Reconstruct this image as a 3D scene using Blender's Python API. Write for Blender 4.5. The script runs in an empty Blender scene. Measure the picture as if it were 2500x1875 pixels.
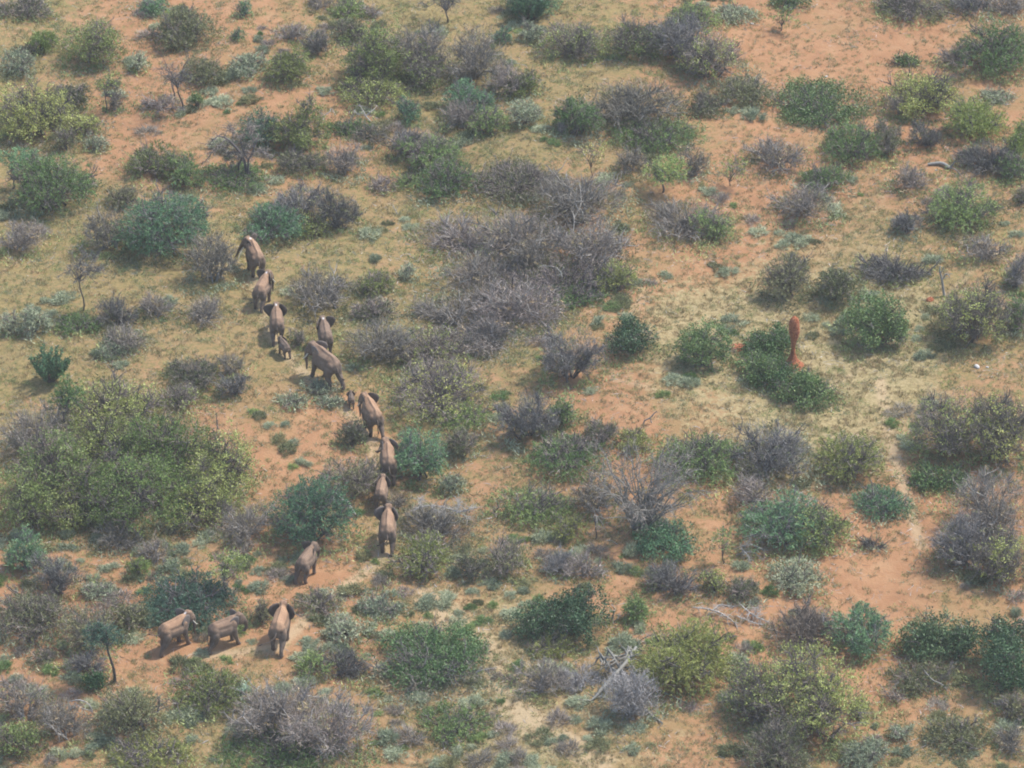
import bpy, math, random
import numpy as np
from math import radians as R, sin, cos, tan, pi
sc = bpy.context.scene
COL = sc.collection

# ---------------------------------------------------------------- camera, sky, sun, exposure
DIST, PITCH, SUNEL, SUNAZ = 400.0, 33.0, 57.0, 62.0     # SUNAZ: clockwise from +Y (away from the camera)
HFOV = 2 * math.atan(44.64 / DIST)
cam_d = bpy.data.cameras.new('camera'); cam = bpy.data.objects.new('camera', cam_d); COL.objects.link(cam)
CAM = np.array([0.0, -DIST * cos(R(PITCH)), DIST * sin(R(PITCH))])
cam.location = CAM; cam.rotation_euler = (R(90 - PITCH), 0, 0)
cam_d.sensor_fit = 'HORIZONTAL'; cam_d.angle_x = HFOV; cam_d.clip_start = 1.0; cam_d.clip_end = 20000
sc.camera = cam
world = bpy.data.worlds.new('World'); sc.world = world; world.use_nodes = True
wn = world.node_tree.nodes; wl = world.node_tree.links
bg = wn.get('Background') or wn.new('ShaderNodeBackground')
sky = wn.new('ShaderNodeTexSky'); sky.sky_type = 'NISHITA'; sky.sun_disc = False
sky.sun_elevation = R(SUNEL); sky.sun_rotation = R(SUNAZ); sky.altitude = 600; sky.air_density = 1.0; sky.dust_density = 2.5
wl.new(sky.outputs[0], bg.inputs[0]); bg.inputs[1].default_value = 0.15
sun_d = bpy.data.lights.new('sun', 'SUN'); sun_d.energy = 2.7; sun_d.angle = R(4.0); sun_d.color = (1.0, 0.95, 0.875)
sun = bpy.data.objects.new('sun', sun_d); COL.objects.link(sun)
sun.rotation_euler = (R(90 - SUNEL), 0, R(180 - SUNAZ)); sun.location = (60, 60, 250)
vs = sc.view_settings; vs.view_transform = 'Standard'; vs.look = 'None'; vs.exposure = 1.0; vs.gamma = 1.0; vs.use_curve_mapping = False
sc.cycles.max_bounces = 5; sc.cycles.diffuse_bounces = 3; sc.cycles.transmission_bounces = 2; sc.cycles.volume_bounces = 0
sc.cycles.pixel_filter_type = 'BLACKMAN_HARRIS'; sc.cycles.filter_width = 1.9
sc.cycles.use_denoising = True

# ---------------------------------------------------------------- helpers
FPX = 1250.0 / tan(HFOV / 2)                       # focal length in photo pixels (2500 wide)
RIGHT = np.array([1.0, 0, 0]); FWD = np.array([0, cos(R(PITCH)), -sin(R(PITCH))]); UP = np.array([0, sin(R(PITCH)), cos(R(PITCH))])

def gh(x, y):
    """height of the rolling ground"""
    x = np.asarray(x, float); y = np.asarray(y, float)
    fall = np.exp(-((x / 160) ** 2 + (y / 160) ** 2) ** 2)
    z = 0.30 * np.sin(x * .16 + .7 * np.sin(y * .07)) + .26 * np.sin(y * .13 + .05 * x + 1.3) + .12 * np.sin(x * .41 - y * .33 + 2.1)
    z = z + .045 * np.sin(x * 1.1 + 1.7 * np.sin(y * .6)) * np.sin(y * 1.3 + 1.1 * np.sin(x * .5))
    return z * fall

def ground(u, v):
    """point of the ground seen at photo position u, v (2212 x 1659 units)"""
    d = FWD * FPX + RIGHT * (u * 1.1302 - 1250) + UP * (937.5 - v * 1.1302)
    z = 0.0
    for _ in range(6):
        t = (z - CAM[2]) / d[2]; p = CAM + d * t; z = float(gh(p[0], p[1]))
    return p

def px_per_m(p):
    return FPX / float(np.dot(np.asarray(p) - CAM, FWD)) / 1.1302   # in 2212-wide units

def tag(o, label=None, cat=None, group=None, kind=None):
    if label: o['label'] = label
    if cat: o['category'] = cat
    if group: o['group'] = group
    if kind: o['kind'] = kind
    return o

def empty(name, loc, rz=0.0):
    o = bpy.data.objects.new(name, None); COL.objects.link(o); o.location = loc; o.rotation_euler = (0, 0, rz)
    o.empty_display_size = .5
    return o

def link(name, me, mat=None, parent=None, kind=None):
    o = bpy.data.objects.new(name, me); COL.objects.link(o)
    if mat is not None and len(me.materials) == 0: me.materials.append(mat)
    if parent is not None: o.parent = parent
    if kind: o['kind'] = kind
    return o

def mesh_from(name, verts, faces, tint=None, smooth=False):
    """verts (N,3); faces (M,k) int array or list of such; tint per face"""
    if not isinstance(faces, list): faces = [faces]
    me = bpy.data.meshes.new(name)
    verts = np.asarray(verts, np.float32)
    me.vertices.add(len(verts)); me.vertices.foreach_set('co', verts.ravel())
    loops = np.concatenate([f.ravel() for f in faces]).astype(np.int32)
    counts = np.concatenate([np.full(len(f), f.shape[1]) for f in faces])
    starts = np.concatenate([[0], np.cumsum(counts)[:-1]]).astype(np.int32)
    me.loops.add(len(loops)); me.loops.foreach_set('vertex_index', loops)
    me.polygons.add(len(counts)); me.polygons.foreach_set('loop_start', starts)
    if smooth: me.polygons.foreach_set('use_smooth', np.ones(len(counts), bool))
    if tint is not None:
        a = me.attributes.new('tint', 'FLOAT', 'FACE'); a.data.foreach_set('value', np.asarray(tint, np.float32))
    me.update(calc_edges=True)
    return me

def norm(v):
    return v / (np.linalg.norm(v, axis=-1, keepdims=True) + 1e-9)

def blades(P, D, L, W, rng):
    """N thin triangles from base P along D; returns verts, faces"""
    n = len(P); D = norm(D)
    S = norm(np.cross(D, norm(rng.normal(size=(n, 3)))))
    L = np.broadcast_to(np.asarray(L, float), (n,))[:, None]; W = np.broadcast_to(np.asarray(W, float), (n,))[:, None]
    V = np.empty((n, 3, 3)); V[:, 0] = P - S * W / 2; V[:, 1] = P + S * W / 2; V[:, 2] = P + D * L
    return V.reshape(-1, 3), np.arange(3 * n).reshape(-1, 3)

def tubes(lines, radii, sides=4):
    """lines (M,K,3), radii (M,K) -> quads"""
    lines = np.asarray(lines, float); radii = np.asarray(radii, float); M, K, _ = lines.shape
    T = np.gradient(lines, axis=1); T = norm(T)
    ref = np.tile(np.array([0.31, 0.17, 0.93]), (M, 1)); flat = np.abs((T[:, 0] * ref).sum(-1)) > .9
    ref[flat] = (1, 0, 0)
    A = norm(np.cross(T, ref[:, None, :])); B = np.cross(T, A)
    ang = np.arange(sides) * 2 * pi / sides
    V = lines[:, :, None, :] + radii[:, :, None, None] * (A[:, :, None, :] * np.cos(ang)[None, None, :, None] + B[:, :, None, :] * np.sin(ang)[None, None, :, None])
    idx = np.arange(M * K * sides).reshape(M, K, sides)
    a = idx[:, :-1, :]; b = np.roll(a, -1, 2); c = np.roll(idx[:, 1:, :], -1, 2); d = idx[:, 1:, :]
    return V.reshape(-1, 3), np.stack([a, b, c, d], -1).reshape(-1, 4)

class Mix:
    """collects vertex and face arrays of one part"""
    def __init__(s): s.v = []; s.f = {}; s.n = 0
    def add(s, V, F, t=0.5):
        F = np.asarray(F); s.f.setdefault(F.shape[1], []).append((F + s.n, np.broadcast_to(np.asarray(t, float), (len(F),))))
        s.v.append(np.asarray(V)); s.n += len(V); return s
    def mesh(s, name, smooth=False):
        fs = []; ts = []
        for k in s.f:
            fs.append(np.concatenate([a for a, _ in s.f[k]])); ts.append(np.concatenate([b for _, b in s.f[k]]))
        return mesh_from(name, np.concatenate(s.v), fs, np.concatenate(ts), smooth)

# ---------------------------------------------------------------- materials
def new_mat(name):
    m = bpy.data.materials.new(name); m.use_nodes = True; nt = m.node_tree; nt.nodes.clear()
    out = nt.nodes.new('ShaderNodeOutputMaterial'); return m, nt, out

def ramp(nt, stops, fac):
    r = nt.nodes.new('ShaderNodeValToRGB'); e = r.color_ramp.elements
    while len(e) > 1: e.remove(e[-1])
    e[0].position, e[0].color = stops[0][0], (*stops[0][1], 1)
    for p, c in stops[1:]:
        q = e.new(p); q.color = (*c, 1)
    nt.links.new(fac, r.inputs[0]); return r.outputs[0]

def math_n(nt, op, a, b=None, c=None, clamp=False):
    n = nt.nodes.new('ShaderNodeMath'); n.operation = op; n.use_clamp = clamp
    for i, x in enumerate([a, b, c]):
        if x is None: continue
        if isinstance(x, (int, float)): n.inputs[i].default_value = x
        else: nt.links.new(x, n.inputs[i])
    return n.outputs[0]

def mix_c(nt, fac, a, b, mode='MIX'):
    n = nt.nodes.new('ShaderNodeMix'); n.data_type = 'RGBA'; n.blend_type = mode
    for s, x in ((0, fac), (6, a), (7, b)):
        if isinstance(x, (int, float)): n.inputs[s].default_value = x
        elif isinstance(x, tuple): n.inputs[s].default_value = (*x, 1)
        else: nt.links.new(x, n.inputs[s])
    return n.outputs[2]

def noise(nt, scale, detail=3, rough=.55, vec=None, dist=0.0):
    n = nt.nodes.new('ShaderNodeTexNoise'); n.inputs['Scale'].default_value = scale; n.inputs['Detail'].default_value = detail
    n.inputs['Roughness'].default_value = rough; n.inputs['Distortion'].default_value = dist
    if vec is not None: nt.links.new(vec, n.inputs['Vector'])
    return n.outputs['Fac']

def attr(nt, name, typ='GEOMETRY'):
    n = nt.nodes.new('ShaderNodeAttribute'); n.attribute_name = name; n.attribute_type = typ; return n.outputs['Fac']

def plant_mat(name, cols, trans=0.0, rough=.7, vary=.3):
    m, nt, out = new_mat(name)
    t = attr(nt, 'tint')
    oi = nt.nodes.new('ShaderNodeObjectInfo')
    k = len(cols); c = ramp(nt, [(i / max(1, k - 1), cc) for i, cc in enumerate(cols)], t)
    v = math_n(nt, 'MULTIPLY_ADD', oi.outputs['Random'], 2 * vary, 1 - vary)
    hsv = nt.nodes.new('ShaderNodeHueSaturation'); nt.links.new(c, hsv.inputs['Color']); nt.links.new(v, hsv.inputs['Value'])
    h = math_n(nt, 'MULTIPLY_ADD', oi.outputs['Random'], -.05, .528); nt.links.new(h, hsv.inputs['Hue'])
    c = hsv.outputs[0]
    d = nt.nodes.new('ShaderNodeBsdfPrincipled'); nt.links.new(c, d.inputs['Base Color']); d.inputs['Roughness'].default_value = rough
    d.inputs['Specular IOR Level'].default_value = .3
    sh = d.outputs[0]
    if trans > 0:
        tr = nt.nodes.new('ShaderNodeBsdfTranslucent'); nt.links.new(c, tr.inputs[0])
        mx = nt.nodes.new('ShaderNodeMixShader'); mx.inputs[0].default_value = trans
        nt.links.new(sh, mx.inputs[1]); nt.links.new(tr.outputs[0], mx.inputs[2]); sh = mx.outputs[0]
    nt.links.new(sh, out.inputs[0]); return m

M = {}
M['twig'] = plant_mat('grey_twigs', [(.126, .106, .089), (.251, .215, .181), (.416, .363, .302)])
M['twigd'] = plant_mat('slate_twigs', [(.088, .084, .083), (.184, .177, .165), (.325, .313, .286)])
M['twigb'] = plant_mat('brown_twigs', [(.112, .092, .075), (.225, .185, .147), (.350, .300, .242)])
M['twigp'] = plant_mat('ashen_twigs', [(.22, .20, .19), (.36, .34, .325), (.52, .50, .48)])
M['bark'] = plant_mat('dark_bark', [(.043, .036, .036), (.093, .081, .076), (.145, .128, .123)])
M['barkg'] = plant_mat('grey_bark', [(.140, .130, .117), (.238, .221, .196), (.367, .346, .304)])
M['dead'] = plant_mat('bleached_wood', [(.191, .178, .158), (.261, .248, .218), (.331, .318, .285)])
M['teal'] = plant_mat('blue_green_leaves', [(.059, .135, .069), (.122, .242, .117), (.255, .405, .193)], .25)
M['teald'] = plant_mat('deep_blue_green_leaves', [(.036, .085, .057), (.075, .151, .094), (.160, .256, .157)], .2)
M['green'] = plant_mat('feathery_green_leaves', [(.091, .147, .047), (.191, .284, .094), (.365, .460, .163)], .3)
M['bright'] = plant_mat('lime_green_leaves', [(.097, .149, .033), (.200, .267, .070), (.335, .409, .140)], .3)
M['olive'] = plant_mat('olive_leaves', [(.113, .140, .037), (.228, .263, .075), (.377, .412, .141)], .25)
M['olived'] = plant_mat('dark_olive_leaves', [(.085, .099, .046), (.179, .190, .086), (.310, .318, .158)], .2)
M['yellow'] = plant_mat('yellow_green_leaves', [(.165, .198, .053), (.316, .366, .107), (.521, .563, .223)], .3)
M['leafy'] = plant_mat('dark_glossy_leaves', [(.055, .105, .035), (.122, .201, .067), (.256, .335, .124)], .15, .45)
M['leafyd'] = plant_mat('deep_green_leaves', [(.034, .069, .031), (.071, .135, .059), (.167, .247, .112)], .12, .45)
M['sage'] = plant_mat('sage_leaves', [(.180, .213, .130), (.296, .337, .213), (.467, .502, .326)], .15)
M['mint'] = plant_mat('mint_leaves', [(.25, .36, .25), (.38, .50, .37), (.52, .63, .50)], .15)
M['lime'] = plant_mat('fresh_leaves', [(.049, .105, .037), (.098, .184, .065), (.163, .264, .116)], .2)
M['straw'] = plant_mat('dry_straw', [(.231, .175, .081), (.373, .297, .151), (.514, .429, .244)], .15)
M['herb'] = plant_mat('ground_herbs', [(.162, .209, .069), (.276, .334, .126), (.421, .472, .201)], .15)

# ---------------------------------------------------------------- bushes
# kind: leaf mode, leaves per m2, leaf material, twigs per m2, twig material, zone, object name
KINDS = {
 'grey':   ('spray', 9, 'straw', 145, 'twig', 'all', 'bare_bush'),
 'greyd':  ('spray', 16, 'olived', 240, 'twigd', 'all', 'bare_bush'),
 'purple': (None, 0, None, 270, 'twigb', 'all', 'bare_bush'),
 'ghost':  (None, 0, None, 320, 'twigp', 'all', 'dead_bush'),
 'mix':    ('spray', 150, 'olived', 170, 'twig', 'all', 'thorn_bush'),
 'yelgrey':('clump', 48, 'yellow', 210, 'twig', 'all', 'thorn_bush'),
 'yellow': ('clump', 120, 'yellow', 120, 'twigb', 'all', 'yellow_leaved_bush'),
 'yelgreen':('clump', 150, 'bright', 110, 'twigb', 'all', 'yellow_leaved_bush'),
 'teal':   ('spray', 240, 'teal', 100, 'twigd', 'all', 'acacia_bush'),
 'teald':  ('spray', 330, 'teald', 30, 'twigd', 'all', 'acacia_bush'),
 'green':  ('spray', 230, 'green', 110, 'twig', 'all', 'acacia_bush'),
 'bright': ('spray', 290, 'bright', 40, 'twig', 'all', 'green_bush'),
 'bright2':('spray', 320, 'green', 20, 'twig', 'all', 'green_bush'),
 'olive':  ('spray', 230, 'olive', 110, 'twig', 'all', 'olive_bush'),
 'olive2': ('spray', 320, 'olive', 50, 'twig', 'all', 'olive_bush'),
 'olived': ('spray', 270, 'olived', 80, 'twig', 'all', 'olive_bush'),
 'low':    ('spray', 190, 'green', 60, 'twig', 'all', 'low_shrub'),
 'leafy':  ('clump', 210, 'leafy', 30, 'twig', 'all', 'leafy_bush'),
 'leafyg': ('clump', 230, 'leafy', 40, 'twig', 'all', 'leafy_bush'),
 'leafyb': ('clump', 280, 'lime', 30, 'twig', 'all', 'leafy_bush'),
 'leafyt': ('clump', 200, 'teal', 30, 'twig', 'all', 'leafy_bush'),
 'leafyd': ('clump', 250, 'leafyd', 20, 'twig', 'all', 'leafy_bush'),
 'lime':   ('clump', 240, 'lime', 10, 'twig', 'all', 'green_bush'),
 'mint':   ('clump', 240, 'mint', 10, 'twig', 'all', 'pale_shrub'),
 'pale':   ('spray', 250, 'sage', 60, 'twig', 'all', 'sage_bush'),
 'sageb':  ('spray', 270, 'sage', 60, 'twig', 'all', 'sage_bush'),
}

class Shape:
    """ragged crown: several overlapping lobes of different size and height on one footprint"""
    def __init__(s, rx, ry, h, rng, lobes=None):
        s.r = np.array([rx, ry, h * .56]); s.c = np.array([0, 0, h * .44]); s.h = h; s.rng = rng
        k = lobes or int(np.clip(3 + 2.2 * math.sqrt(rx * ry), 4, 15)); an = rng.uniform(0, 2 * pi) + np.arange(k) * 2.4 + rng.normal(0, .3, k)
        rho = rng.uniform(.30, .80, k); rho[0] = .15; q = (1.02 - rho) * rng.uniform(.8, 1.35, k); q[0] = .48
        hh = (1 - .5 * rho ** 2) * rng.uniform(.5, 1.05, k); hh[rng.integers(0, k)] = 1.05
        s.lc = np.c_[np.cos(an) * rho, np.sin(an) * rho, (hh - 1) * .5]; s.lr = np.c_[q, q, np.minimum(hh, q * 1.7)]; s.w = q ** 1.7 * rng.uniform(.35, 1.5, k); s.w /= s.w.sum()
    def surf(s, n, lo=.82, hi=1.02, zmin=-.35):
        g = s.rng; d = norm(g.normal(size=(n * 3, 3))); d = d[d[:, 2] > zmin][:n]; m = len(d)
        i = g.choice(len(s.w), m, p=s.w); rad = lo + (hi - lo) * g.beta(1.6, 1.3, m) * (1 + g.normal(0, .07, m)) * np.where(g.random(m) < .14, g.uniform(1.0, 1.35, m), 1)
        Q = s.lc[i] + d * s.lr[i] * rad[:, None]
        P = s.c + Q * s.r; P[:, 2] = np.maximum(P[:, 2], .06)
        return P, norm(norm(Q) * .6 + d * .6)

def add_stems(mx, sh, rng, n, r0, spread=.16, sub=0, subL=.5, Ks=6):
    """curved stems from the base into the crown, with side branches; returns all the branch lines"""
    rx, ry = sh.r[0], sh.r[1]
    P, d = sh.surf(n, .62, .92, -.05); n = len(P)
    base = np.c_[rng.normal(0, spread * rx, n), rng.normal(0, spread * ry, n), np.full(n, -.08)]
    t = np.linspace(0, 1, Ks)[None, :, None]
    L = base[:, None] * (1 - t) + P[:, None] * t
    L[:, :, 2] = base[:, None, 2] + (P[:, None, 2] - base[:, None, 2]) * (t[:, :, 0] ** .75)
    jit = rng.normal(0, .055, L.shape) * sh.h * np.sin(t * pi); L += jit
    rad = r0 * (1 - .8 * t[:, :, 0]) * rng.uniform(.6, 1.2, (n, 1))
    mx.add(*tubes(L, rad), np.repeat(rng.uniform(0, 1, n), (Ks - 1) * 4))
    lines = [L]
    if sub:
        i = rng.integers(0, n, sub); k = rng.integers(1, Ks, sub); a = L[i, k]
        out = norm(a - np.array([0, 0, sh.h * .1])); D = norm(out * .8 + rng.normal(size=(sub, 3)) * .75 + np.array([0, 0, .25]))
        ln = subL * rng.uniform(.5, 1.3, sub)[:, None, None]
        t2 = np.linspace(0, 1, 4)[None, :, None]
        B = a[:, None] + D[:, None] * ln * t2 + rng.normal(0, .09, (sub, 4, 3)) * ln * t2
        B[:, :, 2] = np.maximum(B[:, :, 2], .03)
        mx.add(*tubes(B, r0 * .5 * (1 - .7 * t2[:, :, 0]) * np.ones((sub, 1)), 3), np.repeat(rng.uniform(.2, 1, sub), 9))
        lines.append(B)
    return lines

def twig_cloud(sh, rng, n, L, W, lines):
    """fine twigs: most start on branches, the rest at the crown's shell, all growing outwards"""
    m = int(n * .55); B = lines[-1]; i = rng.integers(0, len(B), m); k = rng.integers(1, B.shape[1], m)
    a = B[i, k - 1] + (B[i, k] - B[i, k - 1]) * rng.random((m, 1))
    b, _ = sh.surf(n - m, .4, 1.05, -.3); P = np.concatenate([a, b])
    out = norm((P - np.array([0, 0, sh.h * .05])) / np.array([1, 1, .8]))
    D = out * .75 + rng.normal(size=P.shape) * .55 + np.array([0, 0, .3])
    V, F = blades(P - norm(D) * L * .3, D, L * rng.uniform(.5, 1.4, len(P)), W * rng.uniform(.7, 1.4, len(P)), rng)
    V[:, 2] = np.maximum(V[:, 2], .02)
    return V, F

def leaf_cloud(sh, rng, n, mode, size=1.0, zone='all'):
    """leaves in clumps or sprays over the lobed crown"""
    if mode == 'clump':
        per = 16; k = max(6, n // per); C, d = sh.surf(k, .55, 1.08, -.45); k = len(C)
        cs = rng.uniform(.13, .26, (k, 1, 1)) * size
        P = C[:, None] + rng.normal(size=(k, per, 3)) * cs * np.array([1, 1, .8])
        D = norm(P - C[:, None]) * .6 + rng.normal(size=P.shape) * .6 + np.array([0, 0, .35])
        ct = rng.uniform(.15, .7, (k, 1)); T = np.clip(ct + rng.normal(0, .22, (k, per)), 0, 1)
        P = P.reshape(-1, 3); D = D.reshape(-1, 3); T = T.ravel()
        L = .17 * size * rng.uniform(.7, 1.4, len(P)); W = .13 * size * rng.uniform(.7, 1.3, len(P))
    else:
        per = 10; k = max(6, n // per); C, d = sh.surf(k, .42, 1.08, -.4); k = len(C)
        out = norm(norm(d / sh.r * sh.r.min()) * .8 + rng.normal(size=(k, 3)) * .5 + np.array([0, 0, .28]))
        ln = rng.uniform(.35, .8, (k, 1, 1)) * size; t = np.linspace(0, 1, per)[None, :, None]
        P = C[:, None] - out[:, None] * ln * .4 + out[:, None] * ln * t + np.array([0, 0, -1.0]) * (t ** 2) * ln * .35
        P = P + rng.normal(0, .04, P.shape)
        D = out[:, None] * .7 + rng.normal(size=P.shape) * .55
        ct = rng.uniform(.12, .72, (k, 1)); T = np.clip(ct + .12 * t[:, :, 0] + rng.normal(0, .15, (k, per)), 0, 1)
        P = P.reshape(-1, 3); D = D.reshape(-1, 3); T = T.ravel()
        L = .21 * size * rng.uniform(.7, 1.4, len(P)); W = .075 * size * rng.uniform(.7, 1.4, len(P))
    P[:, 2] = np.maximum(P[:, 2], .05)
    V, F = blades(P, D, L, W, rng); V[:, 2] = np.maximum(V[:, 2], .02)
    return V, F, T

def bush(kind, x0, y0, x1, y1, label, seed):
    mode, nl, lm, nt_, tm, zone, name = KINDS[kind]
    rng = np.random.default_rng(seed)
    pc = ground((x0 + x1) / 2, (y0 + y1) / 2); s = px_per_m(pc)
    W = (x1 - x0) / s; H = (y1 - y0) / s; r = W / 2 * 1.07
    sp, cp = sin(R(PITCH)), cos(R(PITCH))
    ry = r; q = (H / 2) ** 2 - (ry * sp) ** 2
    hmin = min(.75 * r, 1.3) if kind not in ('low', 'pale', 'ghost') else min(.5 * r, .9)
    hv = math.sqrt(q) / (.56 * cp) if q > 0 else 0
    if hv < hmin:
        hv = hmin; ry = math.sqrt(max((H / 2) ** 2 - (.56 * hv * cp) ** 2, (.45 * r * sp) ** 2)) / sp
    if hv > 1.9 * r + .6:
        hv = 1.9 * r + .6; ry = min(1.6 * r, math.sqrt(max((H / 2) ** 2 - (.56 * hv * cp) ** 2, (r * sp) ** 2)) / sp)
    ry = min(ry, 1.7 * r)
    bx, by = pc[0], pc[1] - .44 * hv / tan(R(PITCH))
    bz = float(gh(bx, by))
    root = tag(empty(name, (bx, by, bz)), label, 'shrub' if name in ('sage_bush', 'low_shrub', 'pale_shrub') else 'bush')
    sh = Shape(r, ry, hv, rng); area = pi * r * ry * (.75 + .35 * hv / max(r, .5))
    sz = min(1.0, .55 + .3 * r)
    st = Mix(); ns = int(6 + 3.2 * math.sqrt(r * ry) + (6 if nl == 0 else 0)); sub = int(min(420, area * (6.5 if nt_ > 100 else 3.0)) + 8)
    lines = add_stems(st, sh, rng, ns, .042 + .018 * r, sub=sub, subL=.4 + .22 * r)
    link('stems', st.mesh('stems'), M['bark'] if kind not in ('ghost', 'grey', 'purple') else M['barkg'] if kind != 'purple' else M['bark'], root, 'stuff')
    if nt_:
        n = int(area * nt_ * .8) + 30
        V, F = twig_cloud(sh, rng, n, .62 * sz, .034, lines)
        link('twigs', mesh_from('twigs', V, F, rng.beta(1.6, 2.2, n)), M[tm], root, 'stuff')
    if nl:
        V, F, T = leaf_cloud(sh, rng, int(area * nl) + 60, mode, sz)
        link('foliage', mesh_from('foliage', V, F, T), M[lm], root, 'stuff')
    k = int(area * 26) + 20; an = rng.uniform(0, 2 * pi, k); q = rng.uniform(.7, 1.35, k) * (1 + .25 * np.sin(an * 3 + rng.uniform(0, 6)))
    C = np.c_[np.cos(an) * q * r, np.sin(an) * q * ry, rng.uniform(.0, .25, k)]; C = C[rng.random(k) < .45 + .55 * np.sin(an[:] * 2 + rng.uniform(0, 6)) ** 2]; m_ = len(C)
    V, F = blades(C, np.c_[rng.normal(0, .6, m_), rng.normal(0, .6, m_), np.full(m_, .6)], rng.uniform(.2, .5, m_), .11, rng)
    link('undergrowth', mesh_from('undergrowth', V, F, rng.uniform(.1, .9, m_)), M[('herb', 'herb', 'olived', 'sage')[seed % 4]], root, 'stuff')
    BUSHES.append((bx, by, r, ry, hv))
    return root
BUSHES = []
HAZE = 0.00012
# ---------------------------------------------------------------- ground
def grid_vals(rows):
    return np.array([[float(c) for c in r.split()] for r in rows]) / 9.0
SAND = grid_vals(['3 6 6 4 2 4 3 6 9 9 8', '3 7 6 6 4 3 4 5 9 9 8', '3 3 3 3 4 4 7 8 6 4 4', '3 4 4 2 3 3 6 7 5 3 4',
                  '3 3 7 7 3 4 7 8 4 6 4', '5 4 5 6 4 5 5 5 5 9 9', '8 7 7 8 6 5 6 6 7 9 6', '5 6 3 5 5 5 5 6 6 6 5'])
TURF = grid_vals(['4 2 3 4 6 7 5 3 3 3 4', '3 3 4 4 5 6 6 4 3 3 4', '6 7 6 6 6 5 4 4 4 6 5', '7 7 8 8 5 5 5 5 6 6 4',
                  '5 4 4 4 4 4 3 5 6 4 3', '4 4 3 4 5 6 4 3 3 2 2', '2 2 3 3 5 5 4 4 2 2 4', '3 5 5 5 6 7 6 4 4 5 5'])
STRAW = grid_vals(['0 0 0 0 0 0 0 1 1 1 0', '0 1 0 0 0 0 0 0 1 1 0', '0 1 1 1 1 1 1 2 4 4 2', '1 2 2 2 1 1 4 8 9 9 3',
                   '1 1 1 1 1 1 2 4 8 6 2', '0 0 1 1 1 1 2 1 1 1 0', '0 1 1 2 4 5 2 1 0 0 0', '2 3 3 2 3 6 4 3 1 1 2'])
def to_uv(x, y):
    """photo position (2212 x 1659) of ground points, used to look the soil map up"""
    v = np.stack([x - CAM[0], y - CAM[1], np.full_like(x, -CAM[2])], -1)
    d = v @ FWD; d = np.maximum(d, 50)
    return (1250 + FPX * (v @ RIGHT) / d) / 1.1302, (937.5 - FPX * (v @ UP) / d) / 1.1302
def lookup(G, x, y):
    u, v = to_uv(x, y)
    gx = np.clip(u / 2212 * 11 - .5, 0, 9.999); gy = np.clip(v / 1659 * 8 - .5, 0, 6.999)
    i = gx.astype(int); j = gy.astype(int); a = gx - i; b = gy - j
    a = a * a * (3 - 2 * a); b = b * b * (3 - 2 * b)
    return (G[j, i] * (1 - a) + G[j, i + 1] * a) * (1 - b) + (G[j + 1, i] * (1 - a) + G[j + 1, i + 1] * a) * b

core = np.arange(-75, 75.01, .3); out = np.cumsum(np.geomspace(.6, 420, 34)) + 75
XS = np.concatenate([-out[::-1], core, out]); YS = np.concatenate([-out[::-1], np.arange(-75, 95.01, .3), out + 20])
gx, gy = np.meshgrid(XS, YS); gx = gx.ravel(); gy = gy.ravel()
idx = np.arange(len(gx)).reshape(len(YS), len(XS))
F = np.stack([idx[:-1, :-1], idx[:-1, 1:], idx[1:, 1:], idx[1:, :-1]], -1).reshape(-1, 4)
gme = mesh_from('ground', np.c_[gx, gy, gh(gx, gy)], F, smooth=True)
for nm, G in (('sand', SAND), ('turf', TURF), ('straw', STRAW)):
    a = gme.attributes.new(nm, 'FLOAT', 'POINT'); a.data.foreach_set('value', lookup(G, gx, gy).astype(np.float32))
def seg_dist(x, y, pts):
    d = np.full(x.shape, 1e9)
    for (x0, y0), (x1, y1) in zip(pts[:-1], pts[1:]):
        t = np.clip(((x - x0) * (x1 - x0) + (y - y0) * (y1 - y0)) / ((x1 - x0) ** 2 + (y1 - y0) ** 2), 0, 1); d = np.minimum(d, np.hypot(x - x0 - t * (x1 - x0), y - y0 - t * (y1 - y0)))
    return d
TRAILS = [[(930, 1290), (985, 1345), (1045, 1400), (1078, 1455), (1112, 1525), (1180, 1590), (1290, 1640)], [(548, 600), (566, 665), (590, 730), (650, 800), (720, 860), (790, 930), (826, 1030), (832, 1120), (820, 1215), (700, 1300), (600, 1400), (420, 1420)], [(1340, 540), (1390, 640), (1300, 760), (1330, 820), (1440, 850)], [(1900, 820), (1915, 900), (1935, 1000), (1960, 1080), (1990, 1180)], [(2212, 560), (2120, 560), (1990, 700), (1880, 780), (1700, 900)]]
tr = np.zeros(len(gx))
for k_, T_ in enumerate(TRAILS):
    pts = [tuple(ground(u, v)[:2]) for u, v in T_]; w = (1.7, .9, .7, .8, .6)[k_]
    tr = np.maximum(tr, np.exp(-(seg_dist(gx, gy, pts) / w) ** 2) * (1.1, .8, .6, .8, .6)[k_])
a = gme.attributes.new('trail', 'FLOAT', 'POINT'); a.data.foreach_set('value', tr.astype(np.float32))
m, nt, mo = new_mat('sandy_soil')
geo = nt.nodes.new('ShaderNodeNewGeometry'); pos = geo.outputs['Position']
n1 = noise(nt, .11, 4, .6, pos, .6); n2 = noise(nt, .55, 5, .65, pos, .8); n3 = noise(nt, 3.2, 4, .7, pos); n4 = noise(nt, 9.0, 3, .6, pos)
sand_c = ramp(nt, [(.25, (.245, .112, .050)), (.5, (.325, .164, .078)), (.75, (.39, .228, .118))], n2)
sand_c = mix_c(nt, math_n(nt, 'MULTIPLY', n3, .5), sand_c, (.27, .17, .10))
turf_c = ramp(nt, [(.3, (.135, .108, .042)), (.5, (.235, .172, .070)), (.7, (.33, .24, .102))], n3)
turf_c = mix_c(nt, math_n(nt, 'SUBTRACT', n2, .25, clamp=True), turf_c, (.15, .155, .075))
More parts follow.
